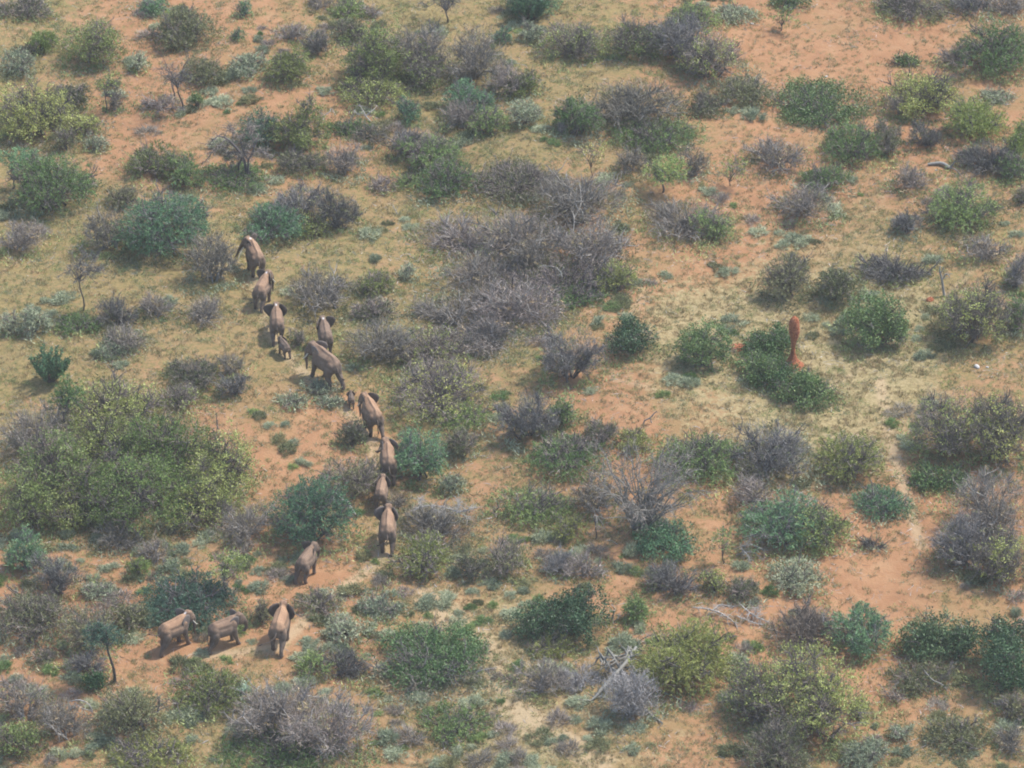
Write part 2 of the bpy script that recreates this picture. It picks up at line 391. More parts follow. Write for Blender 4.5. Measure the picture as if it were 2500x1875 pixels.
straw_c = ramp(nt, [(.3, (.165, .14, .068)), (.5, (.285, .232, .116)), (.7, (.39, .32, .18))], n3)
def mask(a, na, lo, hi, w=1.5):
    v = math_n(nt, 'ADD', attr(nt, a), math_n(nt, 'MULTIPLY', math_n(nt, 'SUBTRACT', na, .5), w))
    mr = nt.nodes.new('ShaderNodeMapRange'); mr.interpolation_type = 'SMOOTHSTEP'
    nt.links.new(v, mr.inputs[0]); mr.inputs[1].default_value = lo; mr.inputs[2].default_value = hi; return mr.outputs[0]
nmix = math_n(nt, 'MULTIPLY_ADD', n3, .45, math_n(nt, 'MULTIPLY', n2, .55))
col = mix_c(nt, mask('sand', nmix, .28, .62, 2.4), turf_c, sand_c)
col = mix_c(nt, math_n(nt, 'MULTIPLY', mask('turf', n1, .35, .75, 1.6), .55), col, turf_c)
col = mix_c(nt, math_n(nt, 'MULTIPLY', mask('straw', nmix, .35, .7, 1.8), .85), col, straw_c)
col = mix_c(nt, math_n(nt, 'MULTIPLY', math_n(nt, 'SUBTRACT', n4, .45, clamp=True), .7), col, (.17, .15, .10))
col = mix_c(nt, math_n(nt, 'MULTIPLY', mask('trail', n3, .3, .8, .7), .7), col, mix_c(nt, n4, (.33, .23, .13), (.46, .36, .23)))
b = nt.nodes.new('ShaderNodeBsdfPrincipled'); nt.links.new(col, b.inputs['Base Color']); b.inputs['Roughness'].default_value = .95
b.inputs['Specular IOR Level'].default_value = .1
bp = nt.nodes.new('ShaderNodeBump'); bp.inputs['Strength'].default_value = .55; bp.inputs['Distance'].default_value = .12
nt.links.new(math_n(nt, 'ADD', n3, math_n(nt, 'MULTIPLY', n4, .5)), bp.inputs['Height']); nt.links.new(bp.outputs[0], b.inputs['Normal'])
nt.links.new(b.outputs[0], mo.inputs[0])
tag(link('ground', gme, m), kind='structure')
BUSH_TABLE = """
mix 0 -10 110 48|dark grey-green thicket filling the top left corner of the photo
bright 66 60 124 116|small vivid green bush among grey scrub near the top left corner
pale 5 108 76 166|pale grey-green soft bush just below the vivid green bush at upper left
mix 30 92 90 125|low dark bush squeezed between vivid green bush and pale bush, upper left
yellow 143 28 262 148|yellow-green bush with dark purple-grey underside, second from the top left corner
pale 283 110 325 160|pale green herb bush left of the two-stemmed bare tree, upper left
olived 345 18 470 114|big rounded dark olive bush near the top edge, left of centre
teal 303 -8 368 38|blue-green bush cut by the top edge above the big dark olive bush
teal 510 3 546 44|small blue-green bush at the top edge between two sandy patches, left of centre
teal 500 60 527 90|tiny dark green bush between dark olive bush and bare mound with white branch
olived 395 122 482 188|low olive bush right behind the two-stemmed bare tree
leafy 409 193 443 238|small dark green leafy bush beside the trunk of the two-stemmed bare tree
grey 310 196 394 250|low purple-grey bush at the foot of the two-stemmed bare tree
pale 498 108 577 168|whitish green feathery bush left of the olive dome, upper left
yellow 0 176 165 322|large yellow-leaved bush with grey twigs at the left edge, upper quarter
yellow 130 240 212 300|sparse yellow-leaved skirt bush right of the large yellow bush at the left edge
olived 118 175 200 246|dark olive-grey bush between large yellow bush and thin yellow-leaved tree
grey 225 190 272 245|small brown-grey bush at the foot of thin yellow-leaved tree, upper left
mix 122 275 168 332|grey-green bush touching lower right side of large yellow bush
green 52 332 205 478|big mid-green feathery bush below the small green acacia at left edge
grey 165 378 210 422|small purple-grey bush on right flank of big feathery bush at left
olive 283 306 387 390|olive-yellow dome bush left of the bare umbrella tree
green 362 328 440 410|mid-green bush touching the olive-yellow dome, left of bare umbrella tree
low 425 345 565 428|low green spreading growth in front of the bare umbrella tree
pale 186 288 232 330|pale tuft-like bush alone on yellow grass right of big yellow bush
grey 192 440 292 556|brown-grey twiggy bush joined to left side of big blue-green acacia bush
teal 268 405 450 568|big blue-green feathery acacia bush left of the leading elephant
mix 232 396 300 452|small grey-green bush behind brown-grey and blue-green pair, left of leading elephant
grey 0 465 100 556|dark-stemmed grey bush at the left edge, upper third
green 712 -8 792 42|yellow-green bush cut by top edge left of centre
grey 664 -12 728 28|grey bush cut by the top edge next to yellow-green one
grey 775 10 822 46|small dark grey bush below the top edge, left of the dark top-edge tree
grey 586 48 664 96|flat dark bare bush with white branch sticking up, upper left of centre
greyd 655 66 724 126|dark rounded twiggy bush right of flat bush with white branch
olive 580 103 676 190|olive-green dome with dark left flank above bare orange sand, upper left
mix 712 42 790 100|grey-green bush at the left shoulder of the wide grey thicket, top
yellow 745 45 868 190|yellow-dotted left third of the wide grey thicket near the top
grey 838 38 978 192|largest bare grey bush in the middle of the upper thicket
grey 952 62 1092 202|bare grey bush on right side of the upper thicket
grey 1050 128 1150 216|purple-grey bare bush at far right tail of the upper thicket
yellow 742 148 872 236|low yellow-brown sparse bush along the front of upper thicket
grey 760 110 850 170|dark bare bush under yellow twigs inside upper thicket
teal 1064 62 1107 100|small round blue-green bush on sand right of upper thicket
teal 962 168 1066 262|tall blue-green acacia crown in front of upper thicket
grey 955 205 1040 290|dark grey bush with black trunk below tall blue-green crown
teal 855 212 908 272|small blue-green bush on orange sand left of tall blue-green crown
green 1014 230 1092 302|mid-green bush on the right foot of tall blue-green crown
teal 528 232 612 318|dark blue-green bush right of bare umbrella tree, behind olive bush
olive 592 222 706 342|yellow-olive broad bush right of bare umbrella tree
low 695 258 812 302|low sage-green strip below white dead branches, upper left of centre
grey 765 266 842 314|grey low bush at right end of low sage strip
grey 702 300 787 386|grey bush with black stems below low sage strip
mix 610 316 694 382|olive-grey bush below yellow-olive broad bush
greyd 842 272 942 346|dark grey bush left half of grey and green pair, centre top
green 868 278 992 372|light green feathery bush lying over dark grey bush, centre top
green 908 348 1032 434|spreading feathery green bush above the central grey thicket
grey 793 376 862 417|small bare grey mound left of low green bush, above centre
low 846 374 918 410|low green bush between small grey mound and feathery green bush
teal 518 436 655 532|teal-green bush directly behind the leading elephant
greyd 596 392 702 484|grey bush forming top of the clump behind the leading elephant
greyd 682 396 780 504|blue-grey bare bush at right end of clump behind the leading elephant
yellow 618 452 706 514|yellow-green bush in the middle front of the clump behind the leading elephant
teal 1098 -40 1196 46|upright dark teal bush with spreading arms at the top edge, centre
pale 1124 48 1182 98|pale sage bush below upright teal bush at the top edge
yelgrey 1168 40 1306 142|grey bush with yellow twigs at left end of the long dark top thicket
yelgrey 1300 18 1432 140|grey and green bush second from left in the long dark top thicket
greyd 1395 22 1525 152|dark bare bush in middle of the long top thicket, right of centre
yelgrey 1468 58 1597 182|yellow-flecked grey bush at the right end of the long top thicket
green 1450 0 1540 70|pale green bush behind the long top thicket, near top edge
pale 1544 5 1624 54|pale sage bush pair at the top edge right of centre
mix 1488 196 1564 254|brown-grey low bush left of round grey-olive bush, upper right of centre
olived 1560 158 1667 234|rounded grey-olive bush on sand, upper right of centre
pale 1104 213 1174 280|pale sage-green bush right of upper thicket, centre top
olive 1084 150 1166 216|olive bush on the right tail of upper thicket
grey 1270 158 1462 288|bare grey crown with long pale twigs above green skirt, upper centre right
green 1194 194 1292 302|green bush on left flank of bare grey crown, upper centre right
green 1328 248 1492 332|green skirt bush beneath bare grey crown, upper centre right
greyd 1200 255 1232 295|tiny dark grey bush left below the green flank bush, upper centre
grey 1320 322 1400 386|dark brown-grey bush left of small flat-topped green tree
grey 1460 310 1532 384|dark brown-grey bush right of small flat-topped green tree
grey 1390 425 1560 530|wide dark grey bush on sand right of central thicket
green 1498 455 1577 524|green bush on the right side of wide dark grey bush
mix 1030 342 1205 444|grey-teal bush at upper left of the central grey thicket
grey 1148 362 1347 512|tall pale-stemmed bare bush at upper right of the central thicket
grey 900 458 1082 562|bare bush at left edge of the central thicket, behind elephants
grey 1038 448 1222 582|bare bush in the core of the central thicket
grey 1178 468 1342 602|bare bush on the right edge of the central thicket core
grey 940 538 1112 644|bare bush on left side below core of the central thicket
mix 1088 555 1355 662|wide dark twiggy bush on right side below core of the central thicket
green 1138 600 1305 672|low green bush under lower right rim of the central thicket
olive 1280 560 1370 640|green-grey bush at the right tip of the central thicket
grey 888 636 1062 724|bare bush at lower left part of the central thicket
grey 1028 598 1212 724|bare bush at lower middle part of the central thicket
grey 752 678 902 792|bare grey bush right of the large elephant in mid-line
yelgrey 858 698 1012 794|sparse grey bush with yellow-green specks below the central thicket
grey 980 680 1152 774|bare bush between central thicket and dark plume-like bush
greyd 1168 688 1293 832|dark blue-grey plume-like bush right below the central thicket
yelgrey 850 776 1052 912|widely branched grey bush with bare trunks right of the small calf
low 920 850 1060 930|low yellow-brown growth at the foot of widely branched grey bush
greyd 1072 823 1196 958|dark blue-grey bush left of bright green upright bush, centre
green 1188 853 1252 925|upright bright green bush beside dark blue-grey bush, centre
green 1148 928 1302 1028|spreading green bush below dark blue-grey bush, centre
mix 1260 893 1332 966|dark-hearted olive bush right of spreading green bush, centre
olive 1333 920 1407 976|small olive bush below the leaning dead stick, right of centre
leafy 1662 -15 1747 20|dark green bush cut by the top edge, right of centre
mix 1895 -20 2060 48|wide grey bush cut by the top edge at right
greyd 2055 -20 2150 40|dark grey bush at top edge, second from right corner
grey 2130 -20 2222 45|bare bush with long pale branches in the top right corner
green 2062 45 2222 168|large feathery green bush below the top right corner
grey 2028 92 2102 152|brown-grey bush touching left of large feathery bush, top right
leafy 1916 116 1984 144|low flat dark green bush alone on sand, upper right
leafyg 1680 168 1857 276|broad dark leafy bush on orange sand, upper right
yellow 1905 142 2056 264|sparse yellow-leaved bush with thin bare tree, upper right
grey 1914 203 1972 258|dark small bush at left foot of sparse yellow-leaved bush, upper right
bright 2038 213 2162 314|bright yellow-green bush near right edge, upper right
pale 2113 190 2182 226|pale sage bush behind bright yellow-green bush, upper right
green 1776 264 1905 358|flat green bush left of grey-olive bush below broad leafy bush
mix 1888 250 1944 340|grey-olive bush joined to right end of the flat green bush
greyd 1964 260 2036 328|small dark bush in brown shade left of bright yellow-green bush
bright 2168 266 2225 352|yellow-green bush cut by right edge, upper right
greyd 2062 298 2215 398|low dark grey bush behind the white fallen log
green 2150 330 2222 392|green low bush at right edge below the yellow-green one
grey 1610 288 1732 382|brown-grey bare bush on sand right of sparse yellow sapling
green 1724 356 1840 415|flat-topped low green bush right of centre, above dead white branches
grey 1921 358 2002 422|brown-grey bush left below the white fallen log
grey 1670 386 1794 480|grey bush draped with white dead branches, right of centre
green 2002 395 2144 502|green bush with pale right arm below the fallen log
greyd 1924 452 1994 508|small dark grey bush on yellow grass, right third
grey 2078 503 2182 572|dark grey bush left of the right edge, upper third
greyd 2165 540 2222 622|brownish grey bush at right edge above bright green bush
mix 2192 390 2225 448|dark green bush cut by right edge below low dark grey bush
pale 50 650 112 727|grey-green dome with dark stems at left, beside pale sage
pale 0 670 50 724|pale sage bush at left edge, second third
low 125 670 218 724|low sage-green growth at the foot of slender grey tree, left
greyd 212 645 300 710|dark grey bush, upper one of the stacked pair at left
grey 225 690 314 762|purple-grey bush, lower one of the stacked pair at left
pale 208 728 298 775|pale sage skirt below the stacked grey pair at left
grey 305 630 374 690|small grey bush with dark stems right of the stacked pair, left
grey 393 640 494 707|round purple-grey dome with green left corner, left of third elephant
grey 405 488 522 624|fan-shaped bare bush in front of big blue-green bush, left of leading elephant
mix 355 768 472 842|low dark olive bush left of the small elephants, left third
grey 464 752 528 812|small bare bush with pale forked stem left of mid-line calf
greyd 473 798 542 862|blue-grey round bush above a sage skirt, left of large mid-line elephant
grey 0 858 172 1012|grey bush with faint yellow leaves behind left end of large yellow thicket
yellow 40 915 225 1110|yellow-olive bush at the left of large yellow thicket
yellow 0 1000 152 1152|yellow-olive bush in lower left corner of the large yellow thicket
yellow 150 815 340 940|thin twiggy top of large yellow thicket, right of green column tree
yellow 150 875 350 1020|yellow bush in upper middle of the large yellow thicket
yelgreen 280 880 465 1055|green-yellow bush in upper right part of large yellow thicket
yelgrey 340 828 440 895|small sparse grey bush at top right of the large yellow thicket
yelgreen 180 960 400 1145|brightest yellow-green bush in the middle front of large yellow thicket
yellow 350 995 512 1132|yellow bush in lower right front of the large yellow thicket
yellow 415 915 550 1090|grey-tipped yellow bush at right end of the large yellow thicket
grey 460 1075 600 1180|grey bush below right end of the large yellow thicket
grey 628 568 772 684|wide bare grey bush with bright sprout, right of second elephant
olive 768 578 848 644|small olive bush right of the wide bare bush with sprout
mix 626 705 668 752|low grey-olive growth between mid-line calf and elephant with flared right ear
pale 600 848 662 884|pale dry low bush left of the small calf
pale 652 815 738 852|whitish dry low bush under the feet of large mid-line elephant
pale 680 850 742 880|second whitish dry low bush just left of the smallest calf
mix 732 905 790 970|grey-olive bush left of elephant with orange back in mid-line
teal 853 905 962 1042|teal feathery bush right of the elephant with curled tail
mix 695 980 826 1078|grey-green bush left of the elephant with curled tail
mix 960 912 1036 988|grey bush below widely branched grey bush, centre
pale 948 1008 998 1068|pale blue-grey sage bush right of teal feathery bush
teal 588 1012 758 1188|big dark teal bush left of small elephant in mid-line
grey 832 1058 888 1102|small dark grey bush right of small elephant in mid-line
grey 858 1083 1025 1192|grey bush crowned with white dead branches right of lower elephants
leafyd 1318 682 1414 778|compact round dark green leafy bush, centre right
leafyg 1462 692 1568 808|upright rounded leafy bush between round dark bush and termite mound
leafy 1602 712 1692 778|leafy bush touching left side of termite spire
leafy 1583 752 1685 835|leafy bush with orange soil beneath, lower left of termite spire
leafy 1655 690 1712 770|leafy bush directly behind the termite spire
leafyg 1680 800 1792 886|leafy bush in front of and below termite spire
mix 1643 545 1748 658|grey-green leafy bush above the termite mound, left of a twin
olived 1762 568 1852 658|olive-green bush above the termite mound, right of a twin
leafyg 1816 632 1950 764|big green leafy dome right of termite spire
greyd 1842 548 2000 616|low wide dark grey strip of scrub above big green leafy dome
yelgrey 2015 592 2178 748|dark bush flecked yellow with dead snag beside it, right side
green 2168 622 2225 738|bright green bush cut by right edge beside yellow-flecked bush
yelgrey 1962 825 2120 1000|left part of big olive-grey thicket at the right edge
yelgrey 2080 820 2225 1010|right part of big olive-grey thicket at the right edge
olive 1752 922 1902 1046|olive-yellow dome right of blue-grey upright-branched bush
teal 1842 1046 1962 1120|teal and grey low bush on sand right of centre below olive dome
leafy 1960 1000 2090 1064|dark green low bush under big olive-grey thicket at right
grey 2030 1015 2225 1172|purple-grey bare bush at right edge, largest of its thicket
greyd 2008 1095 2152 1235|dark left part of purple-grey thicket at the right edge
yelgrey 2100 1135 2225 1262|yellow-leaved lower part of purple-grey thicket at the right edge
teal 1598 1058 1768 1192|teal bush topped by white dead branches, right of centre
yellow 1718 1088 1828 1188|yellow-leaved bush at right side of teal bush with white branches
grey 1576 1015 1695 1105|purple-grey bare bush behind teal bush with white branches
greyd 1577 905 1750 1032|blue-grey bush with tall upright twigs left of the olive-yellow dome
green 1424 930 1604 1048|broad bright feathery bush left of blue-grey upright-twigged bush
grey 1228 1018 1335 1112|grey bush at left side of the big bare branching tree
green 1058 1048 1230 1132|low loose green bush left of grey bush, centre below
grey 213 1118 308 1192|grey bush below the large yellow thicket, lower left
grey 296 1158 374 1222|smaller grey bush right of another grey bush, lower left
teal 22 1143 102 1242|thin feathery teal bush at left edge, lower left
greyd 75 1188 182 1292|dark slate-grey round bush at left, lower quarter
bright 275 1200 324 1250|small lime-olive bush alone on sand, lower left
pale 178 1252 252 1302|pale blue-grey sage bush right of dark slate bush, lower left
teald 316 1232 506 1352|large dark blue-green bush right behind the two sideways elephants
olived 233 1288 320 1354|olive bush left of large dark blue-green bush
mix 0 1268 165 1382|mixed grey-olive scrub at left edge below slate bush
mix 140 1308 262 1412|grey-green scrub behind the small umbrella tree, lower left
greyd 140 1405 238 1458|dark shadowy grey bush left of the umbrella tree trunk
lime 186 1441 245 1490|lime-green leafy small bush at foot of the umbrella tree
mix 62 1398 122 1437|small grey-green cushion bush on sand, lower left
grey 0 1448 122 1562|large purple-grey bush at left edge near the bottom
grey 88 1488 206 1602|grey bush with pale arching twigs near bottom left
yellow 0 1548 92 1634|yellow-leaved bush in the bottom left corner
olived 220 1472 358 1592|dark olive-grey bush near the bottom left, above olive bush
olive 243 1578 408 1668|olive bush cut by bottom edge, left
olive 376 1438 518 1532|olive flat-topped bush below the pair of sideways elephants
mint 506 1471 550 1510|whitish mint-green small shrub next to olive flat-topped bush
grey 508 1450 705 1602|huge purple-grey twiggy bush, left half, bottom left of centre
grey 618 1478 802 1645|huge purple-grey twiggy bush, right half, bottom left of centre
low 470 1560 725 1672|green growth along front of huge purple-grey bushes at bottom edge
olive 848 1148 972 1247|olive-green dome right of the elephant with two spread ears
mix 643 1268 738 1328|low grey-green bush between the two lone lower elephants
pale 700 1318 797 1386|pale sage bush right of the elephant with outstretched tail
pale 770 1268 872 1332|pale sage bush below the last elephant of the column
leafyb 835 1348 1045 1478|bright leafy green bush in bottom centre-left
grey 818 1402 1032 1505|grey-green tangled skirt below the bright leafy bush
greyd 684 1393 787 1464|blue-grey low bush left of the bright leafy bush
low 640 1398 714 1458|bright green low growth right of the outstretched-tail elephant
low 898 1518 1052 1602|low sage-green bush pair near the bottom, left of centre
mix 984 1183 1047 1252|small olive and teal bush, lower centre
mix 1048 1163 1147 1247|grey-olive bush with dark base, lower centre
olive 1193 1108 1264 1168|olive bush left of the little dead snag tree, lower centre
leafyt 1378 1118 1502 1207|teal leafy bush below the big bare branching tree
ghost 1168 1190 1245 1246|pale ash-grey domed dead bush, lower centre
grey 1215 1193 1305 1257|dark-stemmed bare bush joined to pale ash-grey dome
leafyd 1175 1250 1310 1386|largest dark green leafy bush, lower centre
leafyd 1104 1290 1195 1378|dark green leafy bush joined to left of largest leafy one
olive 1138 1362 1238 1417|olive skirt bush under the two dark leafy bushes, lower centre
greyd 1392 1203 1515 1292|slate-grey haystack-shaped twig bush, lower right of centre
bright2 1344 1283 1405 1347|small rich green bush between dark leafy bush and olive dome
yellow 1516 1230 1572 1287|small yellow-leaved bush right of the slate haystack-shaped bush
mix 1562 1243 1637 1302|grey-green bush right of small yellow-leaved bush
olive2 1370 1328 1577 1490|huge soft olive-green dome right of the fallen dead tree
grey 1118 1415 1230 1503|grey bush left of fallen dead tree, lower centre
ghost 1205 1438 1302 1494|pale ashen brushwood joined to grey bush left of fallen dead tree
ghost 1300 1425 1425 1552|heap of grey brushwood under the fallen dead tree
yellow 1635 1385 1860 1600|huge yellow-leaved bush near the bottom, right of centre
yelgrey 1562 1400 1720 1570|grey and yellow twiggy bush left half of the huge yellow-leaved clump
mix 1595 1540 1745 1672|dark green-yellow bush cut by the bottom edge, right of centre
mix 1840 1500 1870 1560|narrow olive bush at right foot of huge yellow-leaved bush
purple 1665 1288 1812 1402|purple-brown bare bush left of grey-teal bush, lower right
teal 1786 1285 1912 1418|grey-teal tall bush right of purple-brown bare bush
leafyd 1940 1318 2062 1425|dark green leafy bush with stray sprigs, lower right
leafyd 2030 1330 2118 1422|dark green leafy bush joined to the one with stray sprigs
leafyd 2100 1318 2228 1500|big dark green leafy bush cut by the right edge, lower right
olived 1912 1428 2052 1498|olive bush under dark leafy pair with a pale bare stick
mix 2022 1432 2065 1462|little brown-grey bush right of the olive bush with pale stick
olived 2000 1542 2132 1622|dark olive-grey dome near the bottom right corner
grey 2138 1556 2222 1628|grey bush with pale twigs in the bottom right corner
sageb 1818 1588 1918 1662|sage-green bush cut by bottom edge, right
pale 1918 1558 1970 1603|small sage bush near the bottom, right of sage-green one
greyd 1858 1156 1912 1188|tiny purple-grey mound of twigs alone on orange sand, right
mix 2150 1488 2222 1556|dull grey-green bush at the right edge below big dark leafy bush
pale 1660 1198 1775 1278|pale sage bush on sand below teal bush with white branches
pale 860 560 902 604|small sage bush right of olive bush near wide bare bush
pale 1600 1290 1640 1310|tiny sage bush left of purple-brown bare bush
grey 1900 1480 1950 1520|little grey bush below olive bush with pale stick
mix 540 1290 590 1350|green low bush between rightmost sideways elephant and outstretched-tail elephant
mix 1590 985 1640 1030|grey low bush at foot of blue-grey upright-twigged bush
mix 470 300 500 330|tiny grey-green bush under the left arm of bare umbrella tree
grey 1095 640 1215 715|bare bush filling the notch between lower middle and right of the central thicket
grey 1090 500 1200 600|low twiggy bush buried in the middle of the central thicket
grey 980 600 1100 680|twiggy bush between lower left and core of the central thicket
mix 760 640 860 700|low grey-green scrub right of elephant with flared right ear
greyd 1000 690 1110 760|dark twiggy bush at the lower rim of the central thicket
grey 930 780 1010 850|small bare bush at left of widely branched grey bush
yelgrey 880 100 980 200|yellow-flecked twiggy bush at front of upper thicket's middle
yellow 250 1010 420 1110|yellow-green bush nested in the heart of large yellow thicket
yellow 90 1030 250 1150|grey-yellow bush along the lower front of large yellow thicket
leafy 1632 775 1725 852|leafy bush joining left and lower bushes just below the termite spire
"""
# ---------------------------------------------------------------- the bushes of the photo
for i_, ln_ in enumerate(BUSH_TABLE.strip().split('\n')):
    a_, lab_ = ln_.split('|'); k_, x0_, y0_, x1_, y1_ = a_.split()
    bush(k_, float(x0_), float(y0_), float(x1_), float(y1_), lab_.strip(), 100 + i_)

# ---------------------------------------------------------------- trees with a visible trunk
def tree(name, label, bu, bv, box, r0, nlimb, leaf=None, nleaf=0, twig='twigd', ntwig=150, fork=.35, bark='bark', seed=1, stems=1, mode='spray', crook=.05):
    rng = np.random.default_rng(seed); p = ground(bu, bv); s = px_per_m(p); cp = cos(R(PITCH))
    x0, y0, x1, y1 = box; rx = (x1 - x0) / 2 / s; ztop = (bv - y0) / s / cp; zbot = max(.2, (bv - y1) / s / cp)
    cx = ((x0 + x1) / 2 - bu) / s; rz = max(.3, (ztop - zbot) / 2); ry = rx * .85
    rz = max(.25, rz - ry * .25 * sin(R(PITCH)) / cp)
    root = tag(empty(name, p), label, 'tree')
    sh = Shape(rx, ry, rz * 2, rng); sh.r = np.array([rx, ry, rz]); sh.c = np.array([cx, 0, ztop - rz * 1.0]); sh.h = ztop
    tk = Mix(); lines = []
    fh = fork * ztop
    P, d = sh.surf(nlimb, .75, 1.1, -.35); n = len(P)
    for k in range(stems):
        off = np.array([rng.normal(0, .18), rng.normal(0, .12), 0]) * (stems > 1)
        t = np.linspace(0, 1, 6)[:, None]; top = np.array([cx * .35, 0, fh]) + off * 2.5
        L = np.array([0, 0, -.1]) + off + (top - off) * t + np.c_[np.sin(t * 5 + k) * crook, np.cos(t * 4) * crook, t * 0] * ztop * .4
        tk.add(*tubes(L[None], (r0 * (1 - .4 * t[:, 0]))[None], 7), .4)
        mine = np.arange(n) % stems == k; Q = P[mine]; t = np.linspace(0, 1, 6)[None, :, None]
        B = L[-1] * (1 - t) + Q[:, None] * t; B[:, :, 2] = L[-1][2] + (Q[:, None, 2] - L[-1][2]) * t[:, :, 0] ** .7
        B += rng.normal(0, crook * 1.4, B.shape) * ztop * np.sin(t * pi) * .6
        tk.add(*tubes(B, r0 * .55 * (1 - .8 * t[:, :, 0]) * np.ones((len(Q), 1)), 5), .5); lines.append(B)
    link('trunk', tk.mesh('trunk', True), M[bark], root)
    br = Mix(); A = np.concatenate(lines); area = pi * rx * ry
    m = int(20 + area * 7); i = rng.integers(0, len(A), m); k = rng.integers(2, 6, m); a = A[i, k]
    D = norm(norm(a - sh.c) * .7 + rng.normal(size=(m, 3)) * .7 + np.array([0, 0, .25])); ln = (.3 + .22 * rx) * rng.uniform(.5, 1.3, (m, 1, 1))
    t2 = np.linspace(0, 1, 4)[None, :, None]
    B = a[:, None] + D[:, None] * ln * t2 + rng.normal(0, .1, (m, 4, 3)) * ln * t2
    br.add(*tubes(B, r0 * .2 * (1 - .7 * t2[:, :, 0]) * np.ones((m, 1)), 3), .5)
    link('branches', br.mesh('branches'), M[bark], root, 'stuff')
    if ntwig:
        nn = int(area * ntwig * .8) + 20; i = rng.integers(0, m, nn); k = rng.integers(0, 4, nn); a = B[i, k]
        D = norm(a - sh.c) * .6 + rng.normal(size=a.shape) * .6 + np.array([0, 0, .2])
        V, F = blades(a, D, .5 * rng.uniform(.4, 1.3, nn) * min(1, .5 + .3 * rx), .03, rng)
        link('twigs', mesh_from('twigs', V, F, rng.beta(1.6, 2.2, nn)), M[twig], root, 'stuff')
    if leaf:
        V, F, T = leaf_cloud(sh, rng, int(area * nleaf) + 40, mode, min(1, .5 + .3 * rx))
        link('foliage', mesh_from('foliage', V, F, T), M[leaf], root, 'stuff')
    return root

tree('bare_tree', 'bare thin-trunked tree with branching grey crown on open sand, upper left', 395, 243, (332, 118, 425, 205), .10, 12, ntwig=80, fork=.42, seed=11)
tree('bare_tree', 'dark short stem standing just left of the bare tree on open sand, upper left', 377, 216, (340, 140, 400, 180), .08, 7, ntwig=70, fork=.5, seed=12)
tree('slender_tree', 'thin dark-branched tree with scattered yellow leaves, between two bushes, upper left', 228, 243, (205, 150, 275, 215), .08, 9, 'yellow', 60, ntwig=40, fork=.4, seed=13, mode='clump')
tree('acacia_tree', 'small green acacia with dark forked trunk at the left edge', 27, 408, (-5, 310, 97, 392), .12, 12, 'teal', 150, ntwig=30, fork=.2, seed=14)
tree('bare_tree', 'dark bare tree crossing the top edge above the upper thicket', 966, 50, (905, -40, 1025, 32), .10, 14, ntwig=110, fork=.3, seed=15)
tree('sapling', 'slender sparse yellow-twigged sapling above the pale-stemmed bare bush, centre', 1277, 385, (1252, 288, 1310, 365), .05, 8, 'yellow', 26, ntwig=50, fork=.25, seed=16, mode='clump')
tree('acacia_tree', 'small flat-topped green tree with short dark trunk between two brown-grey bushes', 1432, 416, (1380, 345, 1487, 408), .12, 12, 'green', 230, ntwig=30, fork=.35, seed=17)
tree('sapling', 'airy yellow-green sapling right of dark brown-grey bush, right of centre', 1575, 402, (1545, 328, 1616, 400), .05, 9, 'bright', 60, ntwig=60, fork=.15, seed=18)
tree('acacia_tree', 'small tree with open branches and low green skirt on sand, top right', 1686, 66, (1662, 14, 1726, 58), .07, 9, 'green', 90, ntwig=50, fork=.2, seed=19)
tree('slender_tree', 'little bare tree right behind the sparse yellow-leaved bush, upper right', 2034, 232, (2012, 142, 2066, 212), .07, 10, ntwig=60, fork=.35, seed=20)
tree('slender_tree', 'lone slender grey tree with leaning thin trunk on grass, left', 180, 672, (128, 538, 222, 628), .08, 16, ntwig=240, fork=.5, seed=21)
tree('acacia_tree', 'narrow column-shaped green tree rising behind the large yellow thicket', 138, 930, (108, 803, 192, 905), .13, 12, 'green', 290, ntwig=30, fork=.3, seed=22)
tree('bare_tree', 'big bare tree with wide fan of branches, right of centre, lower half', 1384, 1142, (1240, 978, 1500, 1130), .17, 60, ntwig=95, fork=.06, bark='barkg', twig='twig', seed=23, stems=4)
tree('dead_snag', 'little dead snag tree right of the olive bush, lower centre', 1287, 1167, (1272, 1100, 1302, 1135), .06, 5, ntwig=25, fork=.6, seed=24)
tree('acacia_tree', 'small upright fan-shaped green acacia on sand, lower right', 1562, 1218, (1530, 1133, 1594, 1192), .06, 9, 'green', 110, ntwig=40, fork=.2, seed=25)
tree('acacia_tree', 'small umbrella-crowned tree with tall clear brown trunk, lower left', 248, 1476, (178, 1346, 264, 1406), .13, 13, 'teald', 330, ntwig=30, fork=.72, seed=26)
tree('slender_tree', 'yellow-green slender tree right of the large dark blue-green bush, lower left', 486, 1292, (444, 1188, 538, 1265), .08, 10, 'yellow', 110, ntwig=50, fork=.4, seed=27, mode='clump')

def polytube(mx, pts, r, sides=6, t=.5, n=10):
    """crooked limb through world points with radii r (start, .., end)"""
    pts = np.asarray(pts, float); k = np.linspace(0, len(pts) - 1, n); i = np.minimum(k.astype(int), len(pts) - 2); f = (k - i)[:, None]
    p0 = pts[np.maximum(i - 1, 0)]; p1 = pts[i]; p2 = pts[i + 1]; p3 = pts[np.minimum(i + 2, len(pts) - 1)]
    L = .5 * ((2 * p1) + (p2 - p0) * f + (2 * p0 - 5 * p1 + 4 * p2 - p3) * f ** 2 + (3 * p1 - p0 - 3 * p2 + p3) * f ** 3)
    rr = np.interp(np.linspace(0, len(r) - 1, n), np.arange(len(r)), r)
    mx.add(*tubes(L[None], rr[None], sides), t); return L
def at(u, v, z=0.0):
    """world point z metres above the ground, where the photo shows it"""
    p = ground(u, v)
    for _ in range(4):
        d = p - CAM; zz = float(gh(p[0], p[1])) + z; p = CAM + d * ((zz - CAM[2]) / d[2])
    return p

